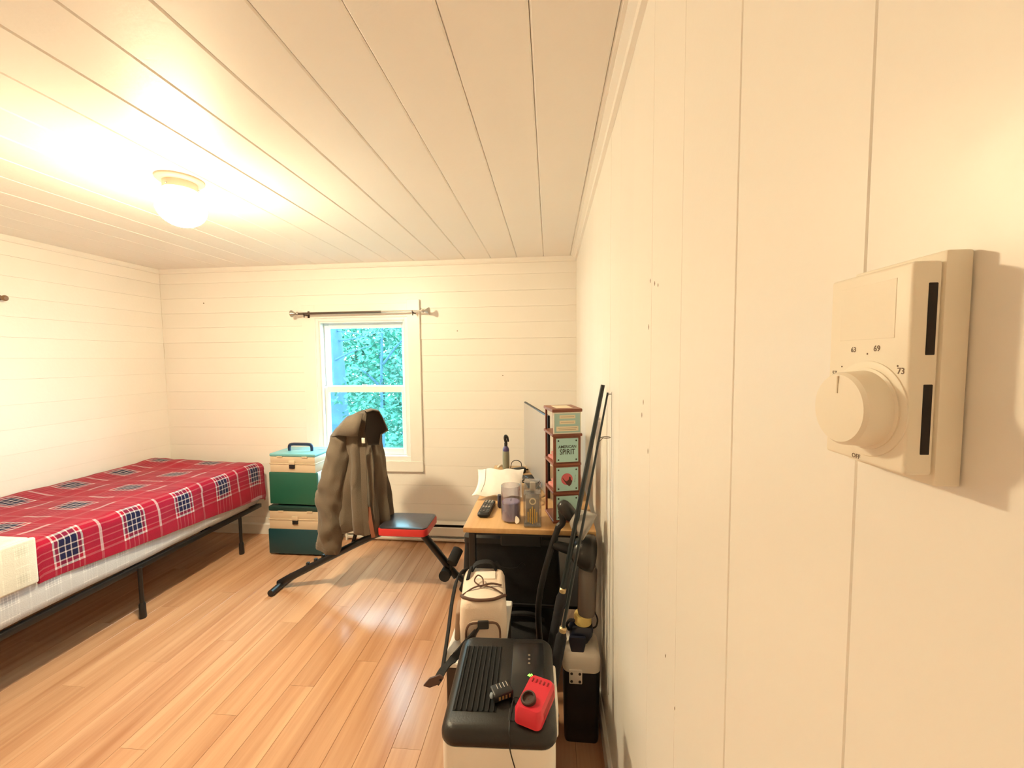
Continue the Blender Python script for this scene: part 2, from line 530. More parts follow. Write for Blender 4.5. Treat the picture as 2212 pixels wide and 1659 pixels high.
g = G(); g.prism([(0, 0), (0.012, 0), (0.012, 0.075), (0.004, 0.085), (0, 0.085)], (1, 0, 0), (0, 0, 1), (0, 1, 0), (XL, YN, 0), YB - YN - 0.012)
struct(g, 'baseboard_left', MT['trim'])

# ---- window: casing boards, vinyl frame, two sliding sashes with panes
win = thing('window_1', 'white vinyl sash window with wide flat cream casing', None, (-1.386, YB, WZ0), kind='structure')
def part(name, mat, parent, *boxes, bev=0.0015, smooth=35):
    gg = G()
    for b in boxes: gg.box(*b, bev=bev, seg=1)
    return gg.obj(name, mat, parent, smooth=smooth)
part('casing_board', MT['trim'], win, (-1.842, -1.740, 2.832, 2.8490, 0.600, 1.766))
part('casing_board', MT['trim'], win, (-1.030, -0.938, 2.828, 2.8490, 0.600, 1.790))
part('casing_board', MT['trim'], win, (-1.740, -1.030, 2.832, 2.8490, 1.668, 1.766))
part('casing_board', MT['trim'], win, (-1.842, -0.936, 2.824, 2.8490, 0.520, 0.600))
part('window_sill', MT['vinyl'], win, (-1.742, -1.030, 2.836, 2.962, 0.601, 0.634))
part('window_frame', MT['vinyl'], win, (-1.7435, -1.718, 2.842, 2.968, 0.634, 1.669), (-1.056, -1.0295, 2.842, 2.968, 0.634, 1.669), (-1.718, -1.056, 2.842, 2.968, 1.645, 1.669))
part('window_stop', MT['vinyl'], win, (-1.717, -1.706, 2.846, 2.872, 0.636, 1.644), (-1.068, -1.057, 2.846, 2.872, 0.636, 1.644), (-1.706, -1.068, 2.846, 2.872, 1.632, 1.644))
ZM = 1.134
def sash(y0, y1, z0, z1, rt, rb):
    s = part('sash', MT['vinyl'], win, (-1.717, -1.680, y0, y1, z0, z1), (-1.105, -1.057, y0, y1, z0, z1), (-1.680, -1.105, y0, y1, z1 - rt, z1), (-1.680, -1.105, y0, y1, z0, z0 + rb), bev=0.003)
    gg = G(); ym = (y0 + y1) / 2
    gg.box(-1.682, -1.103, ym - 0.002, ym + 0.002, z0 + rb - 0.002, z1 - rt + 0.002)
    gg.obj('pane', MT['pane'], s, smooth=None)
    return s
sash(2.912, 2.940, 1.112, 1.643, 0.048, 0.048)
ls = sash(2.880, 2.908, 0.636, 1.158, 0.048, 0.046)
part('sash_lock', MT['vinyl'], ls, (-1.41, -1.37, 2.872, 2.884, 1.158, 1.170), bev=0.003)

# ================================================================== outside: trees seen through the window
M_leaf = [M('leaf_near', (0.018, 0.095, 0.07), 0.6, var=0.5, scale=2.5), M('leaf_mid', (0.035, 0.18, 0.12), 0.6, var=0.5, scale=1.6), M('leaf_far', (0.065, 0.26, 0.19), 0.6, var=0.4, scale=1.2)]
M_bark = M('blue_grey_bark', (0.030, 0.075, 0.12), 0.9, var=0.5, scale=9, bump=0.6, bscale=25)
g = G(); g.box(-16, 8, YB + 0.3, 18, -0.9, -0.75)
tag(g.obj('ground_outside', M('forest_floor', (0.05, 0.16, 0.10), 0.95, var=0.4, scale=2), smooth=None), kind='structure')


def foliage(n, cen, rad, size, seed):
    rr = random.Random(seed)
    pts, fs = [], []
    for _ in range(n):
        while True:
            q = V((rr.uniform(-1, 1), rr.uniform(-1, 1), rr.uniform(-1, 1)))
            if q.length < 1: break
        p = V((cen[0] + q.x * rad[0], cen[1] + q.y * rad[1], cen[2] + q.z * rad[2]))
        if mnoise.noise(p * 2.6) < -0.12: continue
        e = Euler((rr.uniform(-0.9, 0.9), rr.uniform(-0.9, 0.9), rr.uniform(0, 6.28))).to_matrix()
        L = size * rr.uniform(0.6, 1.3)
        i = len(pts)
        for a, b, c in ((0, 0, 0), (0.5 * L, 0.24 * L, 0.06 * L), (L, 0, 0), (0.5 * L, -0.24 * L, 0.06 * L)):
            pts.append(p + e @ V((a, b, c)))
        fs.append((i, i + 1, i + 2, i + 3))
    g = G(); g._mk(pts, fs)
    return g


def tree(name, label, trunk, rt, crowns, leafmat, size, seed, branches=()):
    base = trunk[0]
    t = thing(name, label, 'tree', base, group='trees beyond the window')
    g = G(); g.tube(trunk, rt, n=12); g.obj('trunk', M_bark, t)
    for b in branches:
        g = G(); g.tube(b, [0.016, 0.011, 0.007, 0.004][:len(b)], n=6); g.obj('branch', M_bark, t)
    for k, (c, r, n) in enumerate(crowns):
        o = foliage(n, c, r, size, seed + k).obj('foliage', leafmat, t, smooth=None, recalc=False)
        o['kind'] = 'stuff'
    return t


tree('oak_tree', 'thick blue-grey tree trunk close outside the left of the window', [(-3.03, 5.3, -0.75), (-3.06, 5.3, 0.8), (-3.12, 5.3, 2.2), (-3.16, 5.3, 4.2)], [0.24, 0.215, 0.205, 0.18],
     [((-2.6, 5.3, 4.0), (1.2, 1.0, 0.8), 900)], M_leaf[1], 0.12, 11,
     [[(-3.0, 5.3, 1.62), (-2.6, 5.2, 1.66), (-2.2, 5.1, 1.74), (-1.8, 5.0, 1.78)], [(-3.0, 5.3, 1.78), (-2.75, 5.2, 1.74), (-2.45, 5.1, 1.70)], [(-2.95, 5.2, 1.35), (-2.6, 5.1, 1.48), (-2.35, 5.1, 1.55)]])
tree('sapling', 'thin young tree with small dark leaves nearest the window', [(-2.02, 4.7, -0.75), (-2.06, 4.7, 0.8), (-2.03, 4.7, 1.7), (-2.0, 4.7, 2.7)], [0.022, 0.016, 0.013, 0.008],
     [((-1.95, 4.7, 1.55), (0.55, 0.4, 0.55), 520), ((-2.15, 4.8, 1.0), (0.6, 0.5, 0.5), 520), ((-1.9, 4.9, 0.4), (0.6, 0.4, 0.5), 420)], M_leaf[0], 0.085, 21,
     [[(-2.03, 4.7, 1.3), (-1.85, 4.65, 1.5), (-1.7, 4.6, 1.62)], [(-2.04, 4.7, 1.0), (-2.25, 4.7, 1.2), (-2.4, 4.7, 1.3)]])
tree('understory_tree', 'mid green bushy tree filling the middle of the window', [(-3.1, 7.0, -0.75), (-3.05, 7.0, 1.0), (-3.1, 7.0, 3.0)], [0.05, 0.04, 0.02],
     [((-2.9, 7.0, 1.2), (1.5, 0.7, 1.5), 6500)], M_leaf[1], 0.12, 31)
tree('understory_tree', 'bright green bushy tree beyond the right of the window', [(-1.6, 6.8, -0.75), (-1.6, 6.8, 1.0), (-1.7, 6.8, 3.0)], [0.05, 0.04, 0.02],
     [((-1.7, 6.8, 1.1), (1.3, 0.7, 1.5), 5000)], M_leaf[1], 0.12, 41)
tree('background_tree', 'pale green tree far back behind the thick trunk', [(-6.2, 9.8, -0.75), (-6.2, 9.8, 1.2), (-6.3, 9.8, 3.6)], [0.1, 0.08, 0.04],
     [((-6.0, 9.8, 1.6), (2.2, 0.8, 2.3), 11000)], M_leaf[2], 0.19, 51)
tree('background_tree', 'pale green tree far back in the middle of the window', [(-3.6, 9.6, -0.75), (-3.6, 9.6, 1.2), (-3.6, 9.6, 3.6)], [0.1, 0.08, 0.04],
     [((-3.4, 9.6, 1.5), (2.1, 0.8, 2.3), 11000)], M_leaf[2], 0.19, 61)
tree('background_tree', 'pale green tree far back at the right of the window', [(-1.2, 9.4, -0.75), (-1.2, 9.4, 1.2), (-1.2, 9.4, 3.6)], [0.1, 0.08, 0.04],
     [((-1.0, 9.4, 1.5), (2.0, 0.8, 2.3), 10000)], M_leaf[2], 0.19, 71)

# ================================================================== ceiling lamp
lx, ly = -1.436, 1.472
lamp = thing('ceiling_lamp', 'lit white glass globe lamp on a round ceiling plate', 'lamp', (lx, ly, H))
g = G(); g.lathe([(0.078, 0), (0.078, -0.006), (0.070, -0.013), (0.058, -0.015)], (lx, ly, H), n=36); g.obj('ceiling_plate', M('lamp_plate', (0.72, 0.62, 0.48), 0.4), lamp)
g = G(); g.lathe([(0.056, -0.013), (0.056, -0.042), (0.050, -0.044)], (lx, ly, H), n=32); g.obj('collar', M('lamp_collar', (0.74, 0.64, 0.50), 0.4), lamp)
for k in range(3):
    a = k * 2.094 + 0.5
    g = G(); g.cyl((lx + 0.054 * math.cos(a), ly + 0.054 * math.sin(a), H - 0.035), (lx + 0.062 * math.cos(a), ly + 0.062 * math.sin(a), H - 0.035), 0.003, n=8); g.obj('thumb_screw', MT['nickel'], lamp)
m_glow = M('lit_opal_glass', (0.9, 0.88, 0.8), 0.3, emit=(1.0, 0.83, 0.53), estr=LAMP_STRENGTH)
_nt = m_glow.node_tree
_tc = _nt.nodes['Texture Coordinate']; _sx = _nt.nodes.new('ShaderNodeSeparateXYZ'); _mr = _nt.nodes.new('ShaderNodeMapRange'); _mr.interpolation_type = 'SMOOTHSTEP'
_mr.inputs[1].default_value = -0.165; _mr.inputs[2].default_value = -0.098; _mr.inputs[3].default_value = LAMP_STRENGTH; _mr.inputs[4].default_value = LAMP_STRENGTH * 0.018
_nt.links.new(_tc.outputs['Object'], _sx.inputs[0]); _nt.links.new(_sx.outputs[2], _mr.inputs[0]); _nt.links.new(_mr.outputs[0], _nt.nodes['Principled BSDF'].inputs['Emission Strength'])
prof = [(0.046, -0.040)]
for k in range(1, 22):
    th = math.pi * (0.19 + 0.81 * k / 21)
    prof.append((0.082 * math.sin(th) + 1e-4, -0.106 + 0.074 * math.cos(th)))
g = G(); g.lathe(prof, (lx, ly, H), n=40); g.obj('globe', m_glow, lamp)

# ================================================================== curtain rod over the window
rod = thing('curtain_rod', 'slim nickel curtain rod with flared ends above the window', 'curtain rod', (-1.36, YB - 0.02, 1.70))
RY, RZ = YB - 0.075, 1.698
g = G(); g.cyl((-1.83, RY, RZ - 0.001), (-1.20, RY, RZ), 0.0085, n=14); g.obj('outer_tube', M('dark_nickel', (0.16, 0.13, 0.11), 0.3, metal=0.9), rod)
g = G(); g.cyl((-1.24, RY, RZ), (-0.90, RY, RZ + 0.001), 0.0065, n=14); g.obj('inner_tube', MT['nickel'], rod)
for s, xe in ((-1, -1.83), (1, -0.90)):
    g = G(); g.lathe([(0.007, -0.004), (0.012, 0.004), (0.013, 0.010), (0.008, 0.016), (0.009, 0.022), (0.016, 0.036), (0.024, 0.048), (0.025, 0.053), (0.015, 0.054)], (xe, RY, RZ), (s, 0, 0), n=20); g.obj('finial', MT['nickel'], rod)
for xb in (-1.785, -0.968):
    g = G(); g.box(xb - 0.008, xb + 0.008, YB - 0.021, YB - 0.0185, RZ - 0.028, RZ + 0.022, bev=0.001); g.cyl((xb, YB - 0.02, RZ - 0.010), (xb, RY, RZ - 0.012), 0.005, n=8)
    g.tube([(xb, RY - 0.010, RZ + 0.004), (xb, RY - 0.011, RZ - 0.008), (xb, RY, RZ - 0.0135), (xb, RY + 0.011, RZ - 0.008), (xb, RY + 0.011, RZ + 0.002)], 0.003, n=6)
    g.cyl((xb, RY, RZ - 0.012), (xb, RY, RZ - 0.030), 0.004, n=8)
    g.obj('bracket', M('bronze_bracket', (0.05, 0.025, 0.02), 0.4, metal=0.6), rod)

# small dark hook at the left edge
hk = thing('wall_hook', 'small brown hook on the left wall at the picture edge', 'hook', (XL, 1.93, 1.70))
g = G(); g.lathe([(0.014, 0), (0.014, 0.004), (0.007, 0.007), (0.006, 0.022), (0.015, 0.030), (0.016, 0.036), (0.009, 0.043)], (XL + 0.0008, 1.93, 1.714), (1, 0, -0.1), n=16); g.obj('knob', M('brown_knob', (0.22, 0.13, 0.07), 0.4), hk)

# ================================================================== electric baseboard heater
ht = thing('baseboard_heater', 'long low cream electric heater along the foot of the far wall', 'heater', (-0.6, YB - 0.03, 0))
hx0, hx1 = -1.52, 0.10
g = G(); g.prism([(0, 0.035), (0, 0.150), (-0.020, 0.150), (-0.045, 0.143), (-0.050, 0.140), (-0.022, 0.140), (-0.022, 0.035)], (0, 1, 0), (0, 0, 1), (1, 0, 0), (hx0, YB - 0.0125, 0), hx1 - hx0); g.obj('back_housing', MT['heater'], ht, smooth=None)
g = G(); g.prism([(-0.046, 0.055), (-0.052, 0.055), (-0.056, 0.118), (-0.052, 0.122), (-0.049, 0.118)], (0, 1, 0), (0, 0, 1), (1, 0, 0), (hx0, YB - 0.0125, 0), hx1 - hx0); g.obj('front_panel', MT['heater'], ht, smooth=None)
g = G(); g.prism([(-0.024, 0.04), (-0.024, 0.138), (-0.044, 0.125), (-0.044, 0.05)], (0, 1, 0), (0, 0, 1), (1, 0, 0), (hx0 + 0.03, YB - 0.0125, 0), hx1 - hx0 - 0.06); g.obj('heating_fins', MT['black_metal'], ht, smooth=None)
g = G(); g.prism([(-0.004, 0.014), (-0.004, 0.035), (-0.056, 0.035), (-0.056, 0.028), (-0.050, 0.014)], (0, 1, 0), (0, 0, 1), (1, 0, 0), (hx0, YB - 0.0125, 0), hx1 - hx0); g.obj('bottom_rail', MT['heater'], ht, smooth=None)
for xe in (hx0 - 0.012, hx1):
    part('end_cap', MT['heater'], ht, (xe, xe + 0.012, YB - 0.071, YB - 0.0125, 0.0, 0.152))

# ================================================================== thermostat on the right wall
th = thing('thermostat', 'cream line-voltage thermostat with a round dial on the near right wall', 'thermostat', (XR, 0.226, 1.289))
m_th = M('thermostat_cream', (0.86, 0.80, 0.68), 0.45, var=0.02)
TX = 0.1655
g = G(); g.box(0.1785, XR - 0.0006, 0.1995, 0.254, 1.2885, 1.3975, bev=0.0012); g.obj('back_plate', m_th, th)
cov = None
g = G(); g.box(TX, 0.1780, 0.2000, 0.2530, 1.2935, 1.3930, bev=0.0016, seg=3); cov = g.obj('cover', m_th, th)
m_slot = M('slot_dark', (0.012, 0.008, 0.006), 0.7)
for z0, z1 in ((1.3500, 1.3830), (1.3035, 1.3365)):
    g = G(); g.box(0.1720, 0.1760, 0.1997, 0.2010, z0, z1, bev=0.0004); g.obj('vent_slot', m_slot, cov)
part('recessed_plate', m_th, cov, (TX - 0.0002, TX + 0.0005, 0.2085, 0.2445, 1.3585, 1.3870), bev=0.0001)
DY, DZ = 0.2235, 1.3225
g = G(); g.lathe([(0.0248, 0), (0.0248, 0.0006), (0.0240, 0.0010), (0.0215, 0.0008)], (TX, DY, DZ), (-1, 0, 0), n=48); g.obj('dial_ring', m_th, cov)
g = G(); g.lathe([(0.0212, 0.0), (0.0212, 0.0015), (0.0198, 0.002), (0.0190, 0.0125), (0.0176, 0.0142), (0.0120, 0.0146)], (TX, DY, DZ), (-1, 0, 0), n=48); dial = g.obj('dial', m_th, th)
part('pointer', M('pointer_cream', (0.72, 0.64, 0.5), 0.5), dial, (TX - 0.0150, TX - 0.0144, DY - 0.0004, DY + 0.0004, DZ + 0.008, DZ + 0.017), bev=0)
m_prt = M('printed_brown', (0.16, 0.10, 0.06), 0.6)
inv = wm(cov).inverted()
for s, yy, zz, fs in (('57', 0.2478, 1.3400, 0.0036), ('63', 0.2340, 1.3532, 0.0038), ('69', 0.2185, 1.3535, 0.0042), ('73', 0.2040, 1.3425, 0.0042), ('OFF', 0.2290, 1.2957, 0.0034)):
    text(s, fs, m_prt, cov, 'printed_number', inv @ V((TX - 0.0001, yy, zz)), (0, -1, 0), (0, 0, 1), depth=0.00005, bold=0.00004)
for ang in (131, 92, 52):
    g = G(); g.cyl((TX + 0.0002, DY - 0.0285 * math.cos(R(ang)), DZ + 0.0285 * math.sin(R(ang))), (TX - 0.0001, DY - 0.0285 * math.cos(R(ang)), DZ + 0.0285 * math.sin(R(ang))), 0.0005, n=8); g.obj('printed_dot', m_prt, cov)

# ================================================================== bed
BX0, BX1, BY0, BY1 = -2.975, -2.150, 0.80, 2.735
bed = thing('bed', 'low single cot with a thick mattress on a black metal frame', 'bed', ((BX0 + BX1) / 2, (BY0 + BY1) / 2, 0))
g = G()
for xx in (BX0 + 0.03, BX1 - 0.015):
    g.box(xx - 0.014, xx + 0.014, BY0 + 0.02, BY1 - 0.01, 0.262, 0.290, bev=0.004)
for yy in (BY0 + 0.03, 1.2, 1.83, 2.3, BY1 - 0.02):
    g.box(BX0 + 0.03, BX1 - 0.02, yy - 0.012, yy + 0.012, 0.262, 0.286)
g.obj('frame', MT['black_metal'], bed)
for xx in (BX0 + 0.05, BX1 + 0.0):
    for yy in (1.10, 1.831, 2.523):
        g = G(); xw = xx if xx < -2.5 else (-2.150 if yy < 2 else -2.160)
        g.cyl((xw, yy, 0.275), (xw, yy, 0.004), 0.010, n=12)
        lg = g.obj('leg', MT['black_metal'], bed)
        g = G(); g.lathe([(0.014, 0), (0.016, 0.004), (0.015, 0.075), (0.011, 0.085)], (xw, yy, 0), n=14); g.obj('foot_cap', MT['black'], lg)
m_mat = plaid('pale_plaid_ticking', (0.52, 0.54, 0.58), (0.42, 0.44, 0.50), (0.80, 0.81, 0.83), period=0.14, sheen=0.1)
def soft_box(x0, x1, y0, y1, z0, z1, r, nz=0.004, seed=0, nl=60, nw=22, rows=6):
    """closed cushion: a loft of rounded rectangles along y, slightly uneven; UV in metres"""
    g = G(); g.uv = g.bm.loops.layers.uv.new('cloth')
    def ring(y, sh):
        out = []
        a = [(x1 - r, z1 - r, 0), (x0 + r, z1 - r, 90), (x0 + r, z0 + r, 180), (x1 - r, z0 + r, 270)]
        for cx, cz, a0 in a:
            for k in range(6):
                t = R(a0 + 90 * k / 5)
                out.append((cx + (r - sh) * math.cos(t), cz + (r - sh) * math.sin(t)))
        res = []
        n = len(out)
        for i in range(n):
            p, q = out[i], out[(i + 1) % n]
            d = math.hypot(q[0] - p[0], q[1] - p[1])
            k = max(1, int(d / 0.06))
            for j in range(k):
                res.append((p[0] + (q[0] - p[0]) * j / k, p[1] + (q[1] - p[1]) * j / k))
        return [V((px, y, pz)) + V((0, 0, 1)) * nz * mnoise.noise(V((px * 5, y * 5, pz * 5 + seed))) + V((1, 0, 0)) * nz * mnoise.noise(V((px * 6 + 9, y * 4, pz * 6 + seed))) for px, pz in res]
    ysamp = [(y0, r * 0.9), (y0 + r * 0.1, r * 0.55), (y0 + r * 0.4, r * 0.2), (y0 + r, 0)]
    m = max(2, int((y1 - y0) / 0.05))
    for k in range(1, m): ysamp.append((y0 + r + (y1 - y0 - 2 * r) * k / m, 0))
    ysamp += [(y1 - r, 0), (y1 - r * 0.4, r * 0.2), (y1 - r * 0.1, r * 0.55), (y1, r * 0.9)]
    rings = [ring(y, s) for y, s in ysamp]
    n = len(rings[0])
    vs = [[g.bm.verts.new(p) for p in rg] for rg in rings]
    arc = [0]
    for k in range(n): arc.append(arc[-1] + (rings[len(rings) // 2][(k + 1) % n] - rings[len(rings) // 2][k]).length)
    for i in range(len(rings) - 1):
        for k in range(n):
            f = g.bm.faces.new((vs[i][k], vs[i][(k + 1) % n], vs[i + 1][(k + 1) % n], vs[i + 1][k]))
            for l, (a, b) in zip(f.loops, ((i, k), (i, k + 1), (i + 1, k + 1), (i + 1, k))):
                l[g.uv].uv = (ysamp[a][0], arc[b])
    g.bm.faces.new(vs[0]); g.bm.faces.new(list(reversed(vs[-1])))
    return g
soft_box(BX0, BX1 + 0.005, BY0, BY1, 0.290, 0.575, 0.05, 0.006, 3).obj('mattress', m_mat, bed, smooth=60)

# plaid blanket thrown over the far part of the bed
def blanket_mesh():
    g = G(); g.uv = g.bm.loops.layers.uv.new('cloth')
    y0, y1 = 1.418, 2.752
    xl, xr = BX0 + 0.005, -2.148
    nu, nv = 90, 64
    W = xr - xl
    def drop(u):
        return 0.115 + 0.095 * u ** 1.1
    def fn(u, v):
        y = y0 + (y1 - y0) * u
        top = 0.600 + 0.004 * mnoise.noise(V((y * 3, v * 4, 2)))
        L = W + drop(u) + 0.03
        s = v * L
        wob = 0.006 * mnoise.noise(V((y * 6, s * 6, 0))) + 0.003 * mnoise.noise(V((y * 15, s * 15, 4)))
        # a long soft ridge and a bump near the wall
        x = xl + s
        rise = 0.020 * math.exp(-((x - xl) / 0.10) ** 2) + 0.022 * math.exp(-(((x + 2.78) / 0.22) ** 2 + ((y - 2.62) / 0.10) ** 2))
        dip = -0.030 * max(0, (u - 0.93) / 0.07) ** 2
        rad = 0.045
        e = W - rad
        if s <= e:
            p = V((x, y, top + rise + wob + dip))
        elif s <= e + rad * math.pi / 2:
            t = (s - e) / rad
            p = V((xl + e + rad * math.sin(t), y, top - rad + rad * math.cos(t) + wob + dip))
        else:
            d = s - e - rad * math.pi / 2
            p = V((xr + 0.010 * d / 0.15 + 0.010 * mnoise.noise(V((y * 7, d * 3, 7))), y, top - rad - d + dip))
        # wrap over the far end
        if u > 0.97: p.y = y1 - 0.008 * ((u - 0.97) / 0.03)
        return p
    def uvf(u, v):
        y = y0 + (y1 - y0) * u
        return (y, v * (W + drop(u) + 0.03) - W)
    g.grid(fn, nu, nv, uvf)
    r = bmesh.ops.extrude_face_region(g.bm, geom=g.bm.faces[:])
    return g
m_bl = plaid('red_tartan_fleece', (0.30, 0.004, 0.025), (0.008, 0.008, 0.045), (0.58, 0.50, 0.52), period=0.28, u0=0.5 - (2.089 / 0.28) % 1.0, v0=0.5 - (0.05 / 0.38), sheen=0.12, mixw=0.5, faint=0.2, vperiod=0.38, wear=0.25)
bl = blanket_mesh()
blo = bl.obj('plaid_blanket', m_bl, None, smooth=70)
sol = blo.modifiers.new('thickness', 'SOLIDIFY'); sol.thickness = 0.010; sol.offset = -1
tag(blo, 'red tartan blanket with navy and white checks spread over the bed', 'blanket')

# folded pale cover at the near end of the bed
m_sh = plaid('pale_cover_check', (0.66, 0.64, 0.56), (0.56, 0.56, 0.48), (0.80, 0.79, 0.70), period=0.11, sheen=0.1, u0=0.1)
fc = soft_box(-2.93, -2.135, 0.82, 1.412, 0.585, 0.640, 0.022, 0.006, 9)
fco = thing('folded_cover', 'pale checked cover folded over the near end of the bed', 'bedding', (-2.5, 1.1, 0.58))
fc.obj('top_fold', m_sh, fco, smooth=60)
soft_box(-2.146, -2.124, 0.83, 1.414, 0.440, 0.635, 0.010, 0.004, 12).obj('side_drop', m_sh, fco, smooth=60)

# ================================================================== tackle boxes
m_green = M('green_box_plastic', (0.012, 0.105, 0.07), 0.4, var=0.25, scale=3)
m_teal = M('teal_box_plastic', (0.008, 0.055, 0.075), 0.4, var=0.25, scale=3)
m_beige = M('beige_box_plastic', (0.62, 0.50, 0.36), 0.45, var=0.06)
m_lidt = M('blue_teal_lid', (0.16, 0.42, 0.46), 0.35, var=0.1)
m_ddk = M('dark_green_lid', (0.012, 0.045, 0.04), 0.4, var=0.2)
m_pale = M('pale_box_plastic', (0.74, 0.74, 0.70), 0.4, var=0.05)
def tackle(label, x0, x1, y0, y1, z0, h1, h2, h3, m_low, m_top, handle, rot=0.0):
    c = V(((x0 + x1) / 2, (y0 + y1) / 2, z0))
    t = thing('tackle_box', label, 'tackle box', c, rot, group='tackle boxes stacked under the window')
    W, Dp = (x1 - x0) / 2, (y1 - y0) / 2
    def lb(name, mat, *bx, bev=0.004, parent=None):
        gg = G()
        for b in bx: gg.box(*b, bev=bev, seg=2)
        return gg.obj(name, mat, parent or t, local=True)
    # drawers body: front cover + pale side walls behind it
    lb('front_cover', m_low, (-W, W, -Dp, -Dp + 0.022, 0.012, h1), bev=0.006)
    lb('body', m_pale, (-W + 0.008, W - 0.008, -Dp + 0.022, Dp, 0.012, h1), bev=0.004)
    for k in range(3):
        zz = 0.05 + k * (h1 - 0.05) / 3
        lb('drawer_seam', m_ddk, (W - 0.0085, W - 0.0072, -Dp + 0.05, Dp - 0.02, zz, zz + 0.006), bev=0)
    for sx in (-1, 1):
        lb('foot', MT['black'], (sx * W * 0.62 - 0.02, sx * W * 0.62 + 0.02, -Dp + 0.02, Dp - 0.02, 0.0, 0.013), bev=0.002)
    hm = (h1 + h2) / 2 + 0.006
    lb('tray', m_beige, (-W + 0.010, W - 0.010, -Dp + 0.004, Dp - 0.004, h1, hm - 0.003), bev=0.004)
    lb('seam_lip', m_beige, (-W + 0.006, W - 0.006, -Dp + 0.0, Dp, hm - 0.004, hm + 0.004), bev=0.002)
    lb('lid', m_beige, (-W + 0.012, W - 0.012, -Dp + 0.004, Dp - 0.004, hm + 0.004, h2), bev=0.005)
    lt = lb('lid_top', m_top, (-W + 0.008, W - 0.008, -Dp + 0.001, Dp - 0.002, h2, h3), bev=0.007)
    la = lb('latch', m_beige, (-0.022, 0.022, -Dp - 0.008, -Dp + 0.004, hm - 0.004, hm + 0.024), bev=0.004)
    lb('latch_catch', MT['black'], (-0.020, 0.020, -Dp - 0.006, -Dp + 0.004, hm - 0.032, hm - 0.004), bev=0.003, parent=la)
    for sx in (-1, 1):
        lb('lid_clip', m_beige, (sx * W * 0.52 - 0.02, sx * W * 0.52 + 0.02, -Dp - 0.001, -Dp + 0.006, h2 - 0.006, h2 + 0.004), bev=0.001)
    if handle:
        g2 = G()
        g2.tube([(-0.085, -0.02, h3 - 0.002), (-0.085, -0.02, h3 + 0.030), (-0.070, -0.02, h3 + 0.045), (0.0, -0.02, h3 + 0.047), (0.070, -0.02, h3 + 0.045), (0.085, -0.02, h3 + 0.030), (0.085, -0.02, h3 - 0.002)], [0.010, 0.011, 0.011, 0.011, 0.011, 0.011, 0.010], n=10, sub=3)
        g2.obj('handle', M('navy_handle', (0.012, 0.022, 0.06), 0.4), t, local=True)
        lb('handle_recess', M('recess_blue', (0.25, 0.40, 0.46), 0.4), (0.10, W - 0.03, 0.02, 0.07, h3 - 0.001, h3 + 0.003), bev=0.001)
    return t
tackle('dark teal and beige tackle box standing on the floor, lower of the stack', -1.955, -1.548, 2.525, 2.770, 0.0, 0.187, 0.315, 0.350, m_teal, m_ddk, False)
tackle('green and beige tackle box with a handle, on top of the other box', -1.935, -1.580, 2.530, 2.765, 0.3505, 0.235, 0.345, 0.366, m_green, m_lidt, True, R(-1.5))

# ================================================================== sit-up bench with jacket
bn = thing('exercise_bench', 'black steel sit-up bench with a red edged pad, holding a jacket', 'exercise bench', (-1.08, 2.21, 0))
m_red = M('red_vinyl', (0.55, 0.03, 0.03), 0.35, var=0.1)
m_pad = M('black_vinyl_pad', (0.035, 0.035, 0.045), 0.28, var=0.15, bump=0.05, bscale=60)
def slab(c, sx, sy, sz, r, n=6):
    out = []
    for cx, cy, a0 in ((sx - r, sy - r, 0), (-sx + r, sy - r, 90), (-sx + r, -sy + r, 180), (sx - r, -sy + r, 270)):
        for k in range(n + 1):
            t = R(a0 + 90 * k / n)
            out.append((cx + r * math.cos(t), cy + r * math.sin(t)))
    return out
pc = V((-0.835, 2.228, 0))
pl2 = slab(pc, 0.145, 0.115, 0, 0.03)
g = G(); g.loft([[V((pc.x + a * s, pc.y + b * s, z)) for a, b in pl2] for s, z in ((0.93, 0.352), (1.0, 0.358), (1.0, 0.390), (0.975, 0.397))]); g.obj('seat_pad', m_red, bn, smooth=50)
g = G(); g.loft([[V((pc.x + a * s, pc.y + b * s, z)) for a, b in pl2] for s, z in ((0.97, 0.3972), (0.965, 0.402), (0.90, 0.4055))]); g.obj('seat_top', m_pad, bn, smooth=50)
g = G(); g.tube([(-1.615, 2.155, 0.024), (-1.50, 2.168, 0.085), (-1.03, 2.215, 0.318), (-0.90, 2.228, 0.342)], 0.021, n=12, sub=3); g.obj('main_tube', MT['black_metal'], bn)
g = G(); g.cyl((-1.600, 2.06, 0.020), (-1.600, 2.25, 0.020), 0.019, n=12); g.obj('front_foot', MT['black'], bn)
g = G(); g.cyl((-0.765, 2.228, 0.345), (-0.560, 2.262, 0.055), 0.022, n=12); g.obj('leg', MT['black_metal'], bn)
g = G(); g.cyl((-0.575, 2.262, 0.075), (-0.500, 2.258, 0.022), 0.018, n=12); g.cyl((-0.510, 2.19, 0.0185), (-0.510, 2.40, 0.0185), 0.0175, n=12); g.obj('rear_foot', MT['black_metal'], bn)
for c0, c1, rr in (((-0.572, 2.20, 0.165), (-0.548, 2.27, 0.215), 0.032), ((-0.617, 2.20, 0.085), (-0.613, 2.29, 0.085), 0.034)):
    g = G(); g.cyl(c0, c1, rr, n=18); g.obj('foam_roller', MT['black_foam'], bn)
g = G(); g.cyl((-0.600, 2.24, 0.10), (-0.555, 2.24, 0.20), 0.012, n=10); g.obj('roller_post', MT['black_metal'], bn)
g = G(); g.cyl((-1.135, 2.232, 0.40), (-1.185, 2.215, 0.232), 0.011, n=10); g.obj('support_strut', MT['black_metal'], bn)
for t in (0.30, 0.38, 0.46):
    p = V((-1.615, 2.155, 0.03)).lerp(V((-1.03, 2.215, 0.325)), t)
    g = G(); g.box(p.x - 0.008, p.x + 0.008, p.y - 0.009, p.y + 0.009, p.z + 0.015, p.z + 0.034, bev=0.003); g.obj('height_notch', MT['black'], bn)
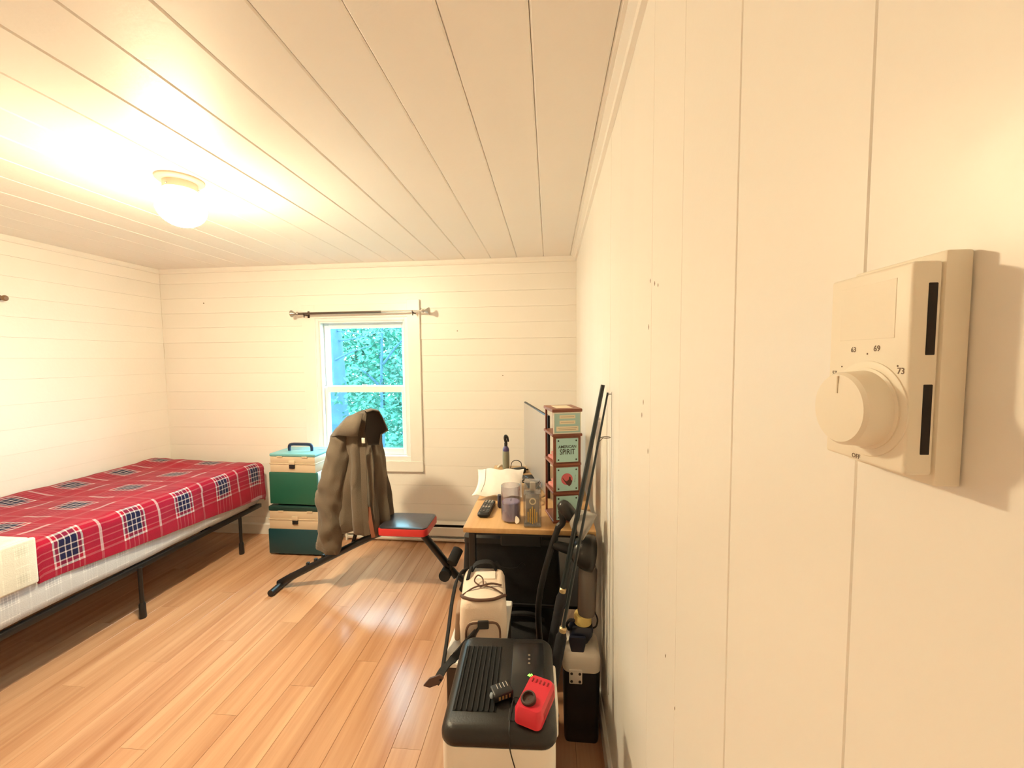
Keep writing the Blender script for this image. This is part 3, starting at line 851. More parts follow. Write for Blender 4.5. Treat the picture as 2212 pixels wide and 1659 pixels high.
g = G(); g.obox((-1.105, 2.275, 0.71), (0.17, 0.05, 0.60), (R(-3), R(-6), 0), 0.02, 3); g.obj('back_pad', m_pad, bn)

# the jacket: body shell, hood, sleeve
jk = thing('jacket', 'taupe brown hooded jacket draped over the upright pad of the bench', 'jacket', (-1.12, 2.25, 0.33))
m_jk = M('taupe_canvas', (0.125, 0.096, 0.068), 0.85, var=0.22, scale=7, bump=0.25, bscale=240, sheen=0.15)
m_jk2 = M('dark_lining', (0.030, 0.022, 0.016), 0.9, var=0.3)
prof = [  # z, left x, right x, depth half, y centre
    (0.345, -1.235, -0.970, 0.100, 2.235), (0.42, -1.240, -0.968, 0.105, 2.235), (0.526, -1.245, -0.978, 0.108, 2.240), (0.63, -1.240, -0.992, 0.106, 2.245),
    (0.746, -1.238, -0.994, 0.104, 2.250), (0.849, -1.240, -1.005, 0.100, 2.255), (0.915, -1.238, -1.000, 0.095, 2.260), (0.965, -1.222, -0.992, 0.085, 2.262),
    (1.010, -1.195, -1.000, 0.070, 2.265), (1.040, -1.150, -1.020, 0.050, 2.268), (1.056, -1.10, -1.055, 0.02, 2.27)]
def jring(z, x0, x1, d, yc, n=64):
    out = []
    cx, hw = (x0 + x1) / 2, (x1 - x0) / 2
    k = max(0.0, min(1.0, (1.0 - z) / 0.6))
    for i in range(n):
        a = 2 * math.pi * i / n
        ca, sa = math.cos(a), math.sin(a)
        px = math.copysign(abs(ca) ** 0.8, ca) * hw
        py = math.copysign(abs(sa) ** 0.8, sa) * d
        fold = 0.017 * (0.35 + k) * math.sin(9 * a + 2.2 * z + 1.3) + 0.008 * (0.5 + k) * math.sin(17 * a - 5 * z) + 0.020 * mnoise.noise(V((px * 11, py * 11, z * 6)))
        nrm = V((ca, sa, 0))
        zz = z + (0.012 * math.sin(3 * a + 1) if z < 0.40 else 0)
        out.append(V((cx + px, yc + py, zz)) + nrm * fold)
    return out
rings = []
for i in range(len(prof) - 1):
    for s in range(4):
        t = s / 4
        rings.append(jring(*[a * (1 - t) + b * t for a, b in zip(prof[i], prof[i + 1])]))
rings.append(jring(*prof[-1]))
g = G(); g.loft(rings, cap=False)
top = [v for v in g.bm.verts][-64:]
g.bm.faces.new(top)
g.obj('body', m_jk, jk, smooth=75).modifiers.new('cloth', 'SOLIDIFY').thickness = 0.004
# open front edge strip and lining seen between the two front panels
g = G(); g.ribbon([(-1.052, 2.128, 0.86), (-1.046, 2.118, 0.70), (-1.040, 2.108, 0.52), (-1.034, 2.112, 0.36)], 0.030, 0.010, (1, 0.3, 0)); g.obj('front_placket', m_jk, jk)
g = G(); g.ribbon([(-1.026, 2.118, 0.52), (-1.010, 2.112, 0.42), (-1.000, 2.116, 0.345)], 0.022, 0.006, (1, 0.2, 0)); g.obj('lining_edge', M('rust_lining', (0.25, 0.09, 0.05), 0.8), jk)
# hood: shell hanging to the right with a dark mouth
rim3 = [V(p) for p in [(-1.018, 2.12, 1.063), (-0.999, 2.16, 1.068), (-0.981, 2.2, 1.055), (-0.964, 2.215, 1.012), (-0.938, 2.22, 0.941), (-0.972, 2.2, 0.92), (-0.973, 2.18, 0.862), (-1.014, 2.115, 0.876), (-1.028, 2.11, 0.955)]]
rc = sum(rim3, V((0, 0, 0))) / len(rim3)
inw = V((-0.55, 0.83, 0))
def rim_at(k, d):
    return [rc + (p - rc) * k + inw * d for p in rim3]
g = G(); g.loft([rim_at(1.0, 0.0), rim_at(0.95, 0.016), rim_at(0.78, 0.026), rim_at(0.35, 0.030)], cap=False)
g.bm.faces.new([v for v in g.bm.verts][-9:])
g.obj('hood_lining', m_jk2, jk, smooth=60)
g = G(); g.loft([rim_at(1.02, -0.002)[:7], rim_at(1.06, 0.03)[:7], rim_at(1.04, 0.08)[:7], rim_at(0.80, 0.14)[:7]], cap=False, close=False)
g.obj('hood', m_jk, jk, smooth=60).modifiers.new('cloth', 'SOLIDIFY').thickness = 0.005
# collar flap on the shoulder
g = G(); g.loft([
    [V(p) for p in ((-1.215, 2.19, 0.985), (-1.16, 2.165, 1.030), (-1.10, 2.155, 1.052), (-1.055, 2.150, 1.050))],
    [V(p) for p in ((-1.235, 2.150, 0.945), (-1.17, 2.130, 0.985), (-1.105, 2.122, 0.985), (-1.065, 2.125, 0.985))],
    [V(p) for p in ((-1.248, 2.150, 0.915), (-1.195, 2.120, 0.930), (-1.115, 2.113, 0.925), (-1.075, 2.118, 0.925))]], cap=False, close=False)
g.obj('yoke_flap', m_jk, jk, smooth=60).modifiers.new('cloth', 'SOLIDIFY').thickness = 0.006
def sl(z0, x0, x1, y, d):
    out = []
    for i in range(28):
        a = 2 * math.pi * i / 28
        f = 0.018 * mnoise.noise(V((x0 * 3 + math.cos(a) * 1.6, math.sin(a) * 1.6, z0 * 15))) + 0.007 * math.sin(38 * z0 + 2 * a) * max(0, 1 - abs(z0 - 0.54) / 0.2)
        out.append(V(((x0 + x1) / 2 + math.cos(a) * ((x1 - x0) / 2 + f), y + math.sin(a) * (d + f), z0 - 0.02 * math.cos(a))))
    return out
sp = [(0.945, -1.235, -1.165, 2.215, 0.045), (0.90, -1.262, -1.160, 2.195, 0.060), (0.80, -1.292, -1.165, 2.180, 0.066), (0.66, -1.325, -1.185, 2.165, 0.066), (0.575, -1.358, -1.195, 2.158, 0.066),
      (0.47, -1.336, -1.200, 2.152, 0.062), (0.36, -1.340, -1.205, 2.150, 0.060), (0.255, -1.348, -1.225, 2.150, 0.056)]
rg = []
for i in range(len(sp) - 1):
    for s in range(9):
        t = s / 9; rg.append(sl(*[a * (1 - t) + b * t for a, b in zip(sp[i], sp[i + 1])]))
rg.append(sl(*sp[-1]))
g = G(); g.loft(rg, True); slv = g.obj('sleeve', m_jk, jk, smooth=75)
g = G(); g.loft([sl(0.275, -1.350, -1.222, 2.150, 0.060), sl(0.250, -1.350, -1.224, 2.150, 0.059)], True); g.obj('cuff', m_jk, slv, smooth=60)
g = G(); g.box(-1.055, -1.035, 2.122, 2.128, 0.885, 0.915, bev=0.002); g.obj('care_label', M('label_white', (0.7, 0.66, 0.58), 0.7), jk)

# ================================================================== desk
DX0, DX1, DY0, DY1, DZ0 = -0.326, 0.168, 1.432, 2.31, 0.72
dk = thing('desk', 'small desk with an oak top on a black steel frame', 'desk', ((DX0 + DX1) / 2, (DY0 + DY1) / 2, 0))
m_oak = wood('desk_oak', (0.46, 0.26, 0.10), (0.66, 0.42, 0.20), 0.38, axis=1, scale=18, squeeze=0.05)
g = G(); g.box(DX0, DX1, DY0, DY1, 0.700, DZ0, bev=0.003); g.obj('desktop', m_oak, dk)
for xx in (DX0 + 0.012, DX1 - 0.037):
    for yy in (DY0 + 0.045, DY1 - 0.045):
        part('leg', MT['black_metal'], dk, (xx, xx + 0.025, yy, yy + 0.025, 0.0, 0.6995), bev=0.002)
part('apron', MT['black_metal'], dk, (DX0 + 0.037, DX1 - 0.037, DY0 + 0.047, DY0 + 0.065, 0.672, 0.6995), bev=0.001)
part('apron', MT['black_metal'], dk, (DX0 + 0.037, DX1 - 0.037, DY1 - 0.043, DY1 - 0.025, 0.672, 0.6995), bev=0.001)
for xx in (DX0 + 0.015, DX1 - 0.033):
    part('side_rail', MT['black_metal'], dk, (xx, xx + 0.018, DY0 + 0.070, DY1 - 0.045, 0.675, 0.6995), bev=0.001)
part('drawer', MT['black'], dk, (-0.195, -0.035, DY0 + 0.085, DY0 + 0.45, 0.612, 0.6995), bev=0.004)
part('low_shelf', MT['black_metal'], dk, (DX0 + 0.010, DX1 - 0.012, DY0 + 0.16, DY1 - 0.05, 0.316, 0.330), bev=0.002)

# black storage bin on the low shelf
bi = thing('storage_bin', 'large black fabric bin on the low shelf of the desk', 'storage bin', (-0.17, 1.77, 0.3305))
def taper(x0, x1, y0, y1, z0, z1, e, r, w=0.0):
    rings = []
    for z, ex in ((z0, e), (z0 + 0.006, e), (z1, 0)):
        cx, cy = (x0 + x1) / 2, (y0 + y1) / 2
        rings.append([V((cx + a, cy + b, z)) for a, b in slab(None, (x1 - x0) / 2 + ex, (y1 - y0) / 2 + ex, 0, r, 4)])
    return rings
g = G(); g.loft(taper(-0.362, 0.030, 1.615, 1.93, 0.3305, 0.592, 0.016, 0.02)); g.obj('body', MT['black_cloth'], bi)
g = G(); g.loft(taper(-0.366, 0.034, 1.611, 1.934, 0.575, 0.598, 0.0, 0.022)); g.obj('rim', MT['black'], bi)
g = G(); g.ribbon([(-0.23, 1.600, 0.50), (-0.20, 1.592, 0.475), (-0.14, 1.592, 0.475), (-0.11, 1.600, 0.50)], 0.022, 0.004, (0, 0, 1)); g.obj('pull_strap', MT['black_cloth'], bi)

# soft black bag on the floor below
m_zip = M('zip_grey', (0.25, 0.24, 0.23), 0.4, metal=0.5)
df = thing('duffel_bag', 'slumped black duffel bag on the floor under the desk', 'bag', (-0.10, 1.68, 0))
rings = []
for k in range(13):
    t = k / 12; xx = -0.250 + 0.290 * t
    q = max(0.25, math.sin(math.pi * (0.06 + 0.88 * t)) ** 0.45)
    rings.append([V((xx, 1.70 + 0.17 * q * math.copysign(abs(math.cos(a)) ** 0.7, math.cos(a)), max(0.002, 0.135 + q * 0.135 * math.copysign(abs(math.sin(a)) ** 0.7, math.sin(a)) + 0.018 * mnoise.noise(V((xx * 9, math.cos(a) * 2, math.sin(a) * 2)))))) for a in [2 * math.pi * i / 24 for i in range(24)]])
g = G(); g.loft(rings); g.obj('body', MT['black_cloth'], df, smooth=60)
g = G(); g.tube([(-0.19, 1.60, 0.255), (-0.16, 1.57, 0.300), (-0.08, 1.565, 0.306), (-0.03, 1.60, 0.258)], 0.009, n=8); g.obj('handle', MT['black_cloth'], df)
g = G(); g.tube([(-0.22, 1.69, 0.268), (-0.10, 1.69, 0.284), (0.01, 1.69, 0.266)], 0.004, n=6); g.obj('zip', m_zip, df)
# ---- monitor
mo_a, mo_b = V((-0.150, 2.29, 0)), V((-0.012, 1.715, 0))
md = (mo_b - mo_a).normalized(); mn = V((md.y, -md.x, 0))   # screen normal
if mn.x > 0: mn = -mn
mw = (mo_b - mo_a).length
mc = (mo_a + mo_b) / 2
mo = thing('monitor', 'thin flat monitor standing edge-on at the back of the desk', 'monitor', (mc.x, mc.y, DZ0))
rotm = Matrix((md, -mn, V((0, 0, 1)))).transposed()
g = G(); g.obox(mc + V((0, 0, 0.92)) - mn * 0.009, (mw, 0.012, 0.368), rotm, 0.003); g.obj('back_shell', MT['black'], mo)
g = G(); g.obox(mc + V((0, 0, 0.920)) - mn * 0.002, (mw - 0.014, 0.002, 0.356), rotm, 0.0); g.obj('screen', M('screen_reflection', (0.37, 0.32, 0.27), 0.3, var=0.03), mo)  # warm grey puts the reflected wall into the screen's colour
g = G(); g.obox(mc + V((0, 0, 0.82)) - mn * 0.025, (0.05, 0.02, 0.18), rotm, 0.004); g.obj('neck', MT['black'], mo)
g = G(); g.obox(mc + V((0, 0, DZ0 + 0.0055)) - mn * 0.020, (0.20, 0.14, 0.010), rotm, 0.003); g.obj('stand_base', MT['black'], mo)

# ---- wooden display tower with printed signs
tw = thing('display_tower', 'narrow dark wood display tower with pale blue signs on the desk', 'display stand', (0.050, 1.566, DZ0 + 0.0006), R(14.5))
m_mah = wood('mahogany', (0.16, 0.045, 0.022), (0.28, 0.085, 0.042), 0.4, axis=0, scale=12, squeeze=0.1)
m_blue = M('sign_pale_blue', (0.42, 0.68, 0.66), 0.5, var=0.03)
m_blue2 = M('sign_grey_blue', (0.36, 0.55, 0.52), 0.5, var=0.03)
m_cream = M('sign_cream', (0.78, 0.70, 0.52), 0.6, var=0.02)
m_ink = M('sign_ink', (0.03, 0.035, 0.03), 0.6)
HW, HD = 0.054, 0.064
def tl(name, mat, *bx, bev=0.0015, parent=None):
    gg = G()
    for b in bx: gg.box(*b, bev=bev, seg=1)
    return gg.obj(name, mat, parent or tw, local=True)
zb = [0.000, 0.110, 0.222, 0.335, 0.428]
for i, z in enumerate(zb):
    ov = 0.005 if i in (3, 4) else 0.002
    if i == 4: tl('top_board', m_mah, (-HW - ov, HW + ov, -HD - ov, HD + ov, z, z + 0.012))
    else: tl('shelf', m_mah, (-HW - ov, HW + ov, -HD - ov, HD + ov, z, z + 0.010))
for i in range(4):
    z0, z1 = zb[i] + 0.010, zb[i + 1]
    tl('front_panel', m_mah, (-HW, HW, -HD, -HD + 0.008, z0, z1))
    tl('side_panel', m_mah, (HW - 0.006, HW, -HD + 0.008, HD, z0, z1))
    tl('corner_post', m_mah, (-HW, -HW + 0.008, HD - 0.008, HD, z0, z1))
tl('paper_sheet', m_cream, (-0.035, 0.030, -0.040, 0.045, 0.440, 0.4408), bev=0)
YF = -HD - 0.0002
def sign(name, mat, z0, z1, hw):
    return tl(name, mat, (-hw, hw, -HD - 0.0035, -HD, z0, z1), bev=0.0006)
s1 = tl('sign', M('sign_border_cream', (0.74, 0.72, 0.62), 0.5), (-HW, HW, -HD - 0.0035, -HD, 0.3455, 0.4275), bev=0.0006)
tl('sign_face', m_blue2, (-0.050, 0.050, -HD - 0.0042, -HD - 0.0034, 0.350, 0.423), bev=0, parent=s1)
for (hw, z0, z1) in ((0.031, 0.404, 0.417), (0.031, 0.383, 0.396), (0.043, 0.356, 0.374)):
    lbx = tl('text_panel', m_cream, (-hw, hw, -HD - 0.0047, -HD - 0.0041, z0, z1), bev=0, parent=s1)
for zz, hw in ((0.4105, 0.026), (0.3895, 0.026), (0.368, 0.038), (0.362, 0.034)):
    tl('text_line', M('faded_ink', (0.36, 0.30, 0.22), 0.6), (-hw, hw, -HD - 0.0049, -HD - 0.0046, zz - 0.0009, zz + 0.0009), bev=0, parent=s1)
def bolts(s, z0, z1, hw):
    for sx in (-1, 1):
        for zz in (z0 + 0.009, z1 - 0.009):
            gg = G(); gg.lathe([(0.0034, 0), (0.0030, 0.0012), (0.001, 0.0016)], (sx * (hw - 0.008), -HD - 0.0034, zz), (0, -1, 0), n=10); gg.obj('bolt', M('bolt_dark', (0.06, 0.07, 0.07), 0.4, metal=0.6), s, local=True)
s2 = sign('sign', m_blue, 0.237, 0.328, 0.043); bolts(s2, 0.237, 0.328, 0.043)
text('AMERICAN', 0.0150, m_ink, s2, 'lettering', (0.000, -HD - 0.0036, 0.2955), (1, 0, 0), (0, 0, 1), depth=0.0003, sx=0.95, bold=0.0003)
text('SPIRIT', 0.0285, m_ink, s2, 'lettering', (0.000, -HD - 0.0036, 0.2755), (1, 0, 0), (0, 0, 1), depth=0.0003, sx=0.80, bold=0.0003)
s3 = sign('sign', m_blue, 0.125, 0.216, 0.043); bolts(s3, 0.125, 0.216, 0.043)
gg = G(); gg.lathe([(0.0225, 0), (0.0225, 0.0007)], (-0.002, -HD - 0.0034, 0.171), (0, -1, 0), n=32); gg.obj('emblem_disc', M('emblem_pink', (0.66, 0.13, 0.15), 0.5), s3, local=True)
gg = G(); gg.prism([(-0.022, 0.010), (-0.016, 0.004), (-0.010, -0.004), (-0.004, -0.006), (0.004, 0.000), (0.006, 0.012), (0.011, 0.010), (0.012, 0.000), (0.018, -0.006), (0.014, -0.018), (0.006, -0.026), (-0.004, -0.018), (-0.010, -0.010), (-0.017, 0.000)], (1, 0, 0), (0, 0, 1), (0, -1, 0), (0.001, -HD - 0.0040, 0.169), 0.0006); gg.obj('emblem_figure', M('emblem_brown', (0.09, 0.025, 0.015), 0.6), s3, local=True, smooth=None)
gg = G()
for k in range(5): gg.box(0.028 + 0.0008 * k, 0.0295 + 0.0008 * k, -HD - 0.0040, -HD - 0.0034, 0.158 + 0.006 * k, 0.1615 + 0.006 * k)
gg.obj('emblem_marks', M('emblem_grey', (0.2, 0.28, 0.3), 0.6), s3, local=True, smooth=None)
s4 = sign('sign', m_blue, 0.014, 0.105, 0.043); bolts(s4, 0.014, 0.105, 0.043)
for i, z in enumerate((0.2325, 0.1205)):
    pk = thing('paper_packet', ('pink paper packet on the middle shelf of the display tower', 'pink paper packet on the lower shelf of the display tower')[i], 'packet', tw.matrix_basis @ V((-0.02, 0.01, z)), R(14.5))
    gg = G()
    gg.obox((0, 0, 0.0062), (0.05, 0.07, 0.012), (0, 0, 0.1), 0.003); gg.obox((0.004, 0.004, 0.0182), (0.044, 0.06, 0.011), (0, 0, -0.15), 0.003)
    gg.obj('packet', M('pink_paper', (0.60, 0.22, 0.18), 0.7, var=0.15), pk, local=True)

# ---- things on the desk
m_glass = clear('clear_glass', (0.90, 0.90, 0.93), 0.16)
# two-tone candle jar
jx, jy = -0.152, 1.515
ca = thing('candle_jar', 'clear glass jar half full of lilac wax on the desk', 'candle', (jx, jy, DZ0))
g = G(); g.lathe([(0.036, 0.0008), (0.0385, 0.004), (0.0385, 0.138), (0.0372, 0.140), (0.0360, 0.138), (0.0360, 0.006), (0.002, 0.006)], (jx, jy, DZ0), n=36, cap=False); g.obj('glass', m_glass, ca)
g = G(); g.lathe([(0.002, 0.0065), (0.0357, 0.0065), (0.0357, 0.074), (0.033, 0.077), (0.002, 0.076)], (jx, jy, DZ0), n=32); g.obj('wax', M('lilac_wax', (0.40, 0.35, 0.52), 0.4, var=0.12, scale=30), ca)
g = G(); g.cyl((jx, jy, DZ0 + 0.076), (jx + 0.001, jy, DZ0 + 0.086), 0.0012, n=6); g.obj('wick', MT['black'], ca)
g = G(); g.prism([(0.030 * math.cos(R(a)), 0.018 * math.sin(R(a))) for a in range(-60, 61, 15)] + [(0.012, 0.010), (0.010, -0.010)], (0.9, -0.43, 0), (0, 0, 1), (0.43, 0.9, 0), (jx + 0.014 - 0.004, jy - 0.0395, DZ0 + 0.020), 0.0008); g.obj('sticker', M('white_sticker', (0.85, 0.82, 0.75), 0.5), ca, smooth=None)

# square glass bottle with a stopper block
bx_, by_ = -0.066, 1.478
sb = thing('square_canister', 'square clear canister with gold sticks and a round emblem on the desk edge', 'canister', (bx_, by_, DZ0), R(2))
def sl2(name, mat, *bx, bev=0.002, parent=None):
    gg = G()
    for b in bx: gg.box(*b, bev=bev, seg=2)
    return gg.obj(name, mat, parent or sb, local=True)
sl2('glass', clear('smoky_clear', (0.74, 0.73, 0.72), 0.16), (-0.033, 0.033, -0.033, 0.033, 0.0008, 0.126), bev=0.005)
sl2('filling', M('grey_filling', (0.46, 0.42, 0.37), 0.7, var=0.25, scale=60), (-0.026, 0.026, -0.022, 0.026, 0.012, 0.110), bev=0.004)
sl2('lid', clear('lid_clear', (0.80, 0.79, 0.78), 0.2), (-0.030, 0.030, -0.030, 0.030, 0.127, 0.170), bev=0.004)
sl2('lid_core', M('lid_frost', (0.62, 0.58, 0.52), 0.5), (-0.010, 0.012, -0.006, 0.010, 0.130, 0.164), bev=0.003)
for k, hh in enumerate((0.046, 0.058, 0.066, 0.058, 0.046)):
    xk = -0.016 + 0.008 * k
    sl2('gold_stick', M('gold_print', (0.62, 0.40, 0.12), 0.35, metal=0.4), (xk - 0.0022, xk + 0.0022, -0.0345, -0.0332, 0.016 + abs(k - 2) * 0.004, 0.016 + hh), bev=0.0004)
gg = G(); gg.lathe([(0.013, 0), (0.013, 0.0008)], (0.001, -0.0332, 0.102), (0, -1, 0), n=24); em = gg.obj('round_emblem', M('emblem_cream', (0.72, 0.64, 0.46), 0.5), sb, local=True)
gg = G(); gg.lathe([(0.0085, 0), (0.0085, 0.0004)], (0.001, -0.0340, 0.102), (0, -1, 0), n=20); gg.obj('emblem_centre', M('emblem_grey_centre', (0.30, 0.27, 0.22), 0.6), em, local=True)

# remote control
rm = thing('remote_control', 'black remote control with grey buttons on the desk', 'remote control', (-0.262, 1.603, DZ0), R(-3))
gg = G(); gg.loft([[V((a * s, b * s, z)) for a, b in slab(None, 0.024, 0.080, 0, 0.014)] for s, z in ((0.90, 0.0006), (1, 0.006), (1, 0.014), (0.90, 0.020))]); gg.obj('body', MT['black'], rm, local=True)
mb1, mb2 = M('button_grey', (0.45, 0.42, 0.38), 0.5), M('button_dark', (0.10, 0.10, 0.10), 0.5)
for r_ in range(8):
    for c_ in range(3):
        gg = G(); gg.box(-0.0165 + c_ * 0.0125, -0.0085 + c_ * 0.0125, -0.062 + r_ * 0.017, -0.053 + r_ * 0.017, 0.0195, 0.0222, bev=0.001, seg=1); gg.obj('button', mb1 if r_ in (3, 6, 7) else mb2, rm, local=True)

# white padded mailer lying at an angle
en = thing('padded_mailer', 'puffy white padded mailer lying on the desk behind the remote', 'mailer', (-0.235, 1.80, DZ0))
def env(u, v, s):
    w = 0.205 + 0.022 * v; l = 0.215
    puff = (max(0, 1 - abs(2 * u - 1) ** 2.6) * max(0, 1 - abs(2 * v - 1) ** 2.6)) ** 0.6
    ripple = 0.004 * math.sin(17 * u + 3 * v) * (1 - puff) + 0.002 * mnoise.noise(V((u * 9, v * 9, s)))
    edge = 0.010 * math.sin(u * 9.0) * (v ** 6)
    h = s * (0.022 * puff) + ripple
    xx = (u - 0.5) * w * (1 - 0.06 * math.sin(math.pi * v)) - 0.012 * v + (0.010 * (1 - u) * (1 - v) ** 5) * -2
    yy = v * l * 0.80 + edge
    zz = 0.024 + v * l * 0.33 + h
    return V((-0.225 + xx, 1.715 + yy, DZ0 + zz))
g = G(); g.grid(lambda u, v: env(u, v, 1.0), 30, 24); g.grid(lambda u, v: env(u, v, -1.0), 30, 24)
g.obj('pouch', M('white_mailer', (0.84, 0.80, 0.76), 0.6, var=0.03, bump=0.1, bscale=60), en, smooth=70)
g = G(); g.tube([env(0.16, 0.06, 1) + V((0, -0.001, 0.001)), env(0.165, 0.35, 1) + V((0, -0.001, 0.002)), env(0.16, 0.7, 1) + V((0, -0.001, 0.002)), env(0.17, 0.95, 1) + V((0, 0, 0.001))], 0.0012, n=5); g.obj('flap_seam', M('seam_grey', (0.55, 0.52, 0.48), 0.7), en)

# box under the mailer that props it up
g = G(); g.box(-0.290, -0.170, 1.84, 1.93, DZ0 + 0.0006, DZ0 + 0.050, bev=0.003); tag(g.obj('carton', M('brown_card', (0.36, 0.22, 0.12), 0.8)), 'small brown carton propping up the white mailer', 'box')

# spray bottle at the back
sx_, sy_ = -0.250, 2.235
sp_ = thing('spray_bottle', 'grey bottle with a violet shoulder and black trigger on the desk', 'bottle', (sx_, sy_, DZ0))
g = G(); g.lathe([(0.017, 0.0008), (0.0195, 0.004), (0.0200, 0.075), (0.0190, 0.100), (0.0185, 0.105)], (sx_, sy_, DZ0), n=24); g.obj('body', M('grey_green_bottle', (0.25, 0.25, 0.19), 0.45, var=0.15), sp_)
g = G(); g.lathe([(0.0187, 0.105), (0.0180, 0.118), (0.0120, 0.130), (0.0085, 0.134)], (sx_, sy_, DZ0), n=24); g.obj('shoulder', M('violet_shoulder', (0.07, 0.05, 0.16), 0.3), sp_)
g = G(); g.lathe([(0.0090, 0.133), (0.0095, 0.150), (0.0075, 0.155)], (sx_, sy_, DZ0), n=18); g.obj('cap', MT['black'], sp_)
g = G(); g.tube([(sx_ + 0.002, sy_, DZ0 + 0.153), (sx_ - 0.004, sy_ - 0.004, DZ0 + 0.175), (sx_ - 0.001, sy_ - 0.006, DZ0 + 0.192), (sx_ + 0.009, sy_ - 0.006, DZ0 + 0.186), (sx_ + 0.015, sy_ - 0.004, DZ0 + 0.160)], [0.008, 0.008, 0.009, 0.007, 0.005], n=10); g.obj('trigger', MT['black'], sp_)

# lighter, plug, cables
g = G(); g.obox((-0.212, 1.640, DZ0 + 0.0285), (0.016, 0.024, 0.056), (0, 0, 0.4), 0.005); tag(g.obj('lighter', M('dark_violet_plastic', (0.03, 0.025, 0.05), 0.35)), 'small dark lighter standing behind the candle jar', 'lighter')
def cable(label, pts, r, mat, name='cable'):
    g = G(); g.tube(pts, r, n=6, sub=6)
    return tag(g.obj(name, mat, smooth=60), label, 'cable', 'loose cables at the back of the desk')
zc = DZ0 + 0.0045
m_cw, m_ct = M('cable_white', (0.7, 0.62, 0.50), 0.5), M('cable_tan', (0.30, 0.18, 0.09), 0.5)
cable('tan cable looping around the foot of the grey bottle', [(-0.33 + 0.02, 2.20, zc), (-0.27, 2.17, zc), (-0.235, 2.08, zc + 0.004), (-0.215, 2.11, zc + 0.03), (-0.19, 2.18, zc + 0.01), (-0.12, 2.20, zc)], 0.0035, m_ct)
cable('thin black cable arching up beside the grey bottle', [(-0.225, 2.24, zc), (-0.215, 2.24, zc + 0.035), (-0.19, 2.24, zc + 0.045), (-0.165, 2.235, zc + 0.035), (-0.158, 2.22, zc + 0.010), (-0.14, 2.15, zc)], 0.0022, MT['black'])
cable('pale cable with a plug lying by the grey bottle', [(-0.30, 2.24, zc), (-0.285, 2.255, zc + 0.012), (-0.27, 2.27, zc + 0.006), (-0.30, 2.28, zc)], 0.006, m_cw)
cable('black cable coiled below the monitor', [(-0.15, 2.10, zc), (-0.11, 2.02, zc + 0.01), (-0.14, 1.93, zc + 0.02), (-0.08, 1.90, zc + 0.015), (-0.06, 1.80, zc + 0.03), (-0.09, 1.72, zc + 0.01), (-0.05, 1.66, zc)], 0.0035, MT['black'])
cable('brown cable bundled below the monitor beside the tower', [(-0.07, 2.02, zc), (-0.05, 1.93, zc + 0.03), (-0.09, 1.86, zc + 0.035), (-0.045, 1.82, zc + 0.05), (-0.085, 1.76, zc + 0.03), (-0.05, 1.70, zc + 0.02), (-0.08, 1.62, zc)], 0.004, M('cable_brown', (0.07, 0.035, 0.025), 0.6))
pg = thing('power_adapter', 'black power adapter lying in front of the monitor', 'adapter', (-0.165, 2.16, DZ0), R(35))
gg = G(); gg.box(-0.032, 0.032, -0.018, 0.018, 0.0006, 0.030, bev=0.006); gg.obj('body', MT['black'], pg, local=True)
gg = G(); gg.tube([(0.030, 0, 0.012), (0.05, 0.0, 0.014), (0.08, -0.02, 0.006)], 0.003, n=6); gg.obj('lead', MT['black'], pg, local=True)

# ================================================================== dehumidifier in front
dh = thing('dehumidifier', 'white dehumidifier with a black vented top, nearest the camera', 'dehumidifier', (-0.1155, 0.917, 0), R(2.3))
m_blk = M('black_satin_lid', (0.011, 0.0105, 0.010), 0.38, var=0.15, bump=0.08, bscale=300)
LW, LD = 0.1245, 0.150
def dl(name, g2, mat, parent=None, smooth=45):
    return g2.obj(name, mat, parent or dh, local=True, smooth=smooth)
g = G(); g.loft([[V((a * s, b * s, z)) for a, b in slab(None, LW - 0.003, LD - 0.003, 0, 0.030)] for s, z in ((0.97, 0.012), (1.0, 0.02), (1.0, 0.541))]); dl('body', g, MT['white_pl'])
g = G(); g.loft([[V((a, b, z)) for a, b in slab(None, LW - e, LD - e, 0, max(0.012, 0.034 - e))] for e, z in ((0.004, 0.5415), (0.0, 0.546), (0.0, 0.556), (0.003, 0.564), (0.010, 0.571), (0.018, 0.575))]); lid = dl('lid', g, m_blk)
m_void = M('vent_dark', (0.004, 0.004, 0.004), 0.9)
g = G(); g.box(-0.105, -0.008, -0.098, 0.100, 0.5745, 0.5758); dl('vent_well', g, m_void, lid, None)
for k in range(8):
    xk = -0.100 + k * 0.0122
    g = G(); g.box(xk, xk + 0.0022, -0.098, 0.100, 0.5756, 0.5790, bev=0.0005, seg=1); dl('vent_slat', g, m_blk, lid)
g = G(); g.box(0.020, 0.100, -0.118, 0.118, 0.5745, 0.5760, bev=0.0005); dl('control_panel', g, M('panel_gloss_black', (0.012, 0.012, 0.014), 0.2), lid)
ds = text('40', 0.0125, M('green_led', (0.1, 0.5, 0.05), 0.5, emit=(0.25, 1.0, 0.08), estr=1.4), lid, 'display_digits', (0.066, 0.006, 0.5762), (1, 0, 0), (0, 1, 0), depth=0.0002, bold=0.0003)
for k in range(3):
    g = G(); g.lathe([(0.003, 0), (0.003, 0.0004)], (0.063, 0.045 + 0.014 * k, 0.5760), n=12); dl('touch_key', g, M('key_mark', (0.20, 0.16, 0.12), 0.5), lid)
g = G(); g.box(LW - 0.006, LW + 0.009, -0.02, 0.12, 0.44, 0.515, bev=0.006, seg=3); dl('side_handle', g, MT['white_pl'])
for sx in (-1, 1):
    for sy in (-1, 1):
        g = G(); g.lathe([(0.012, 0), (0.015, 0.004), (0.015, 0.018)], (sx * 0.09, sy * 0.11, 0), n=12); dl('foot', g, MT['black'])

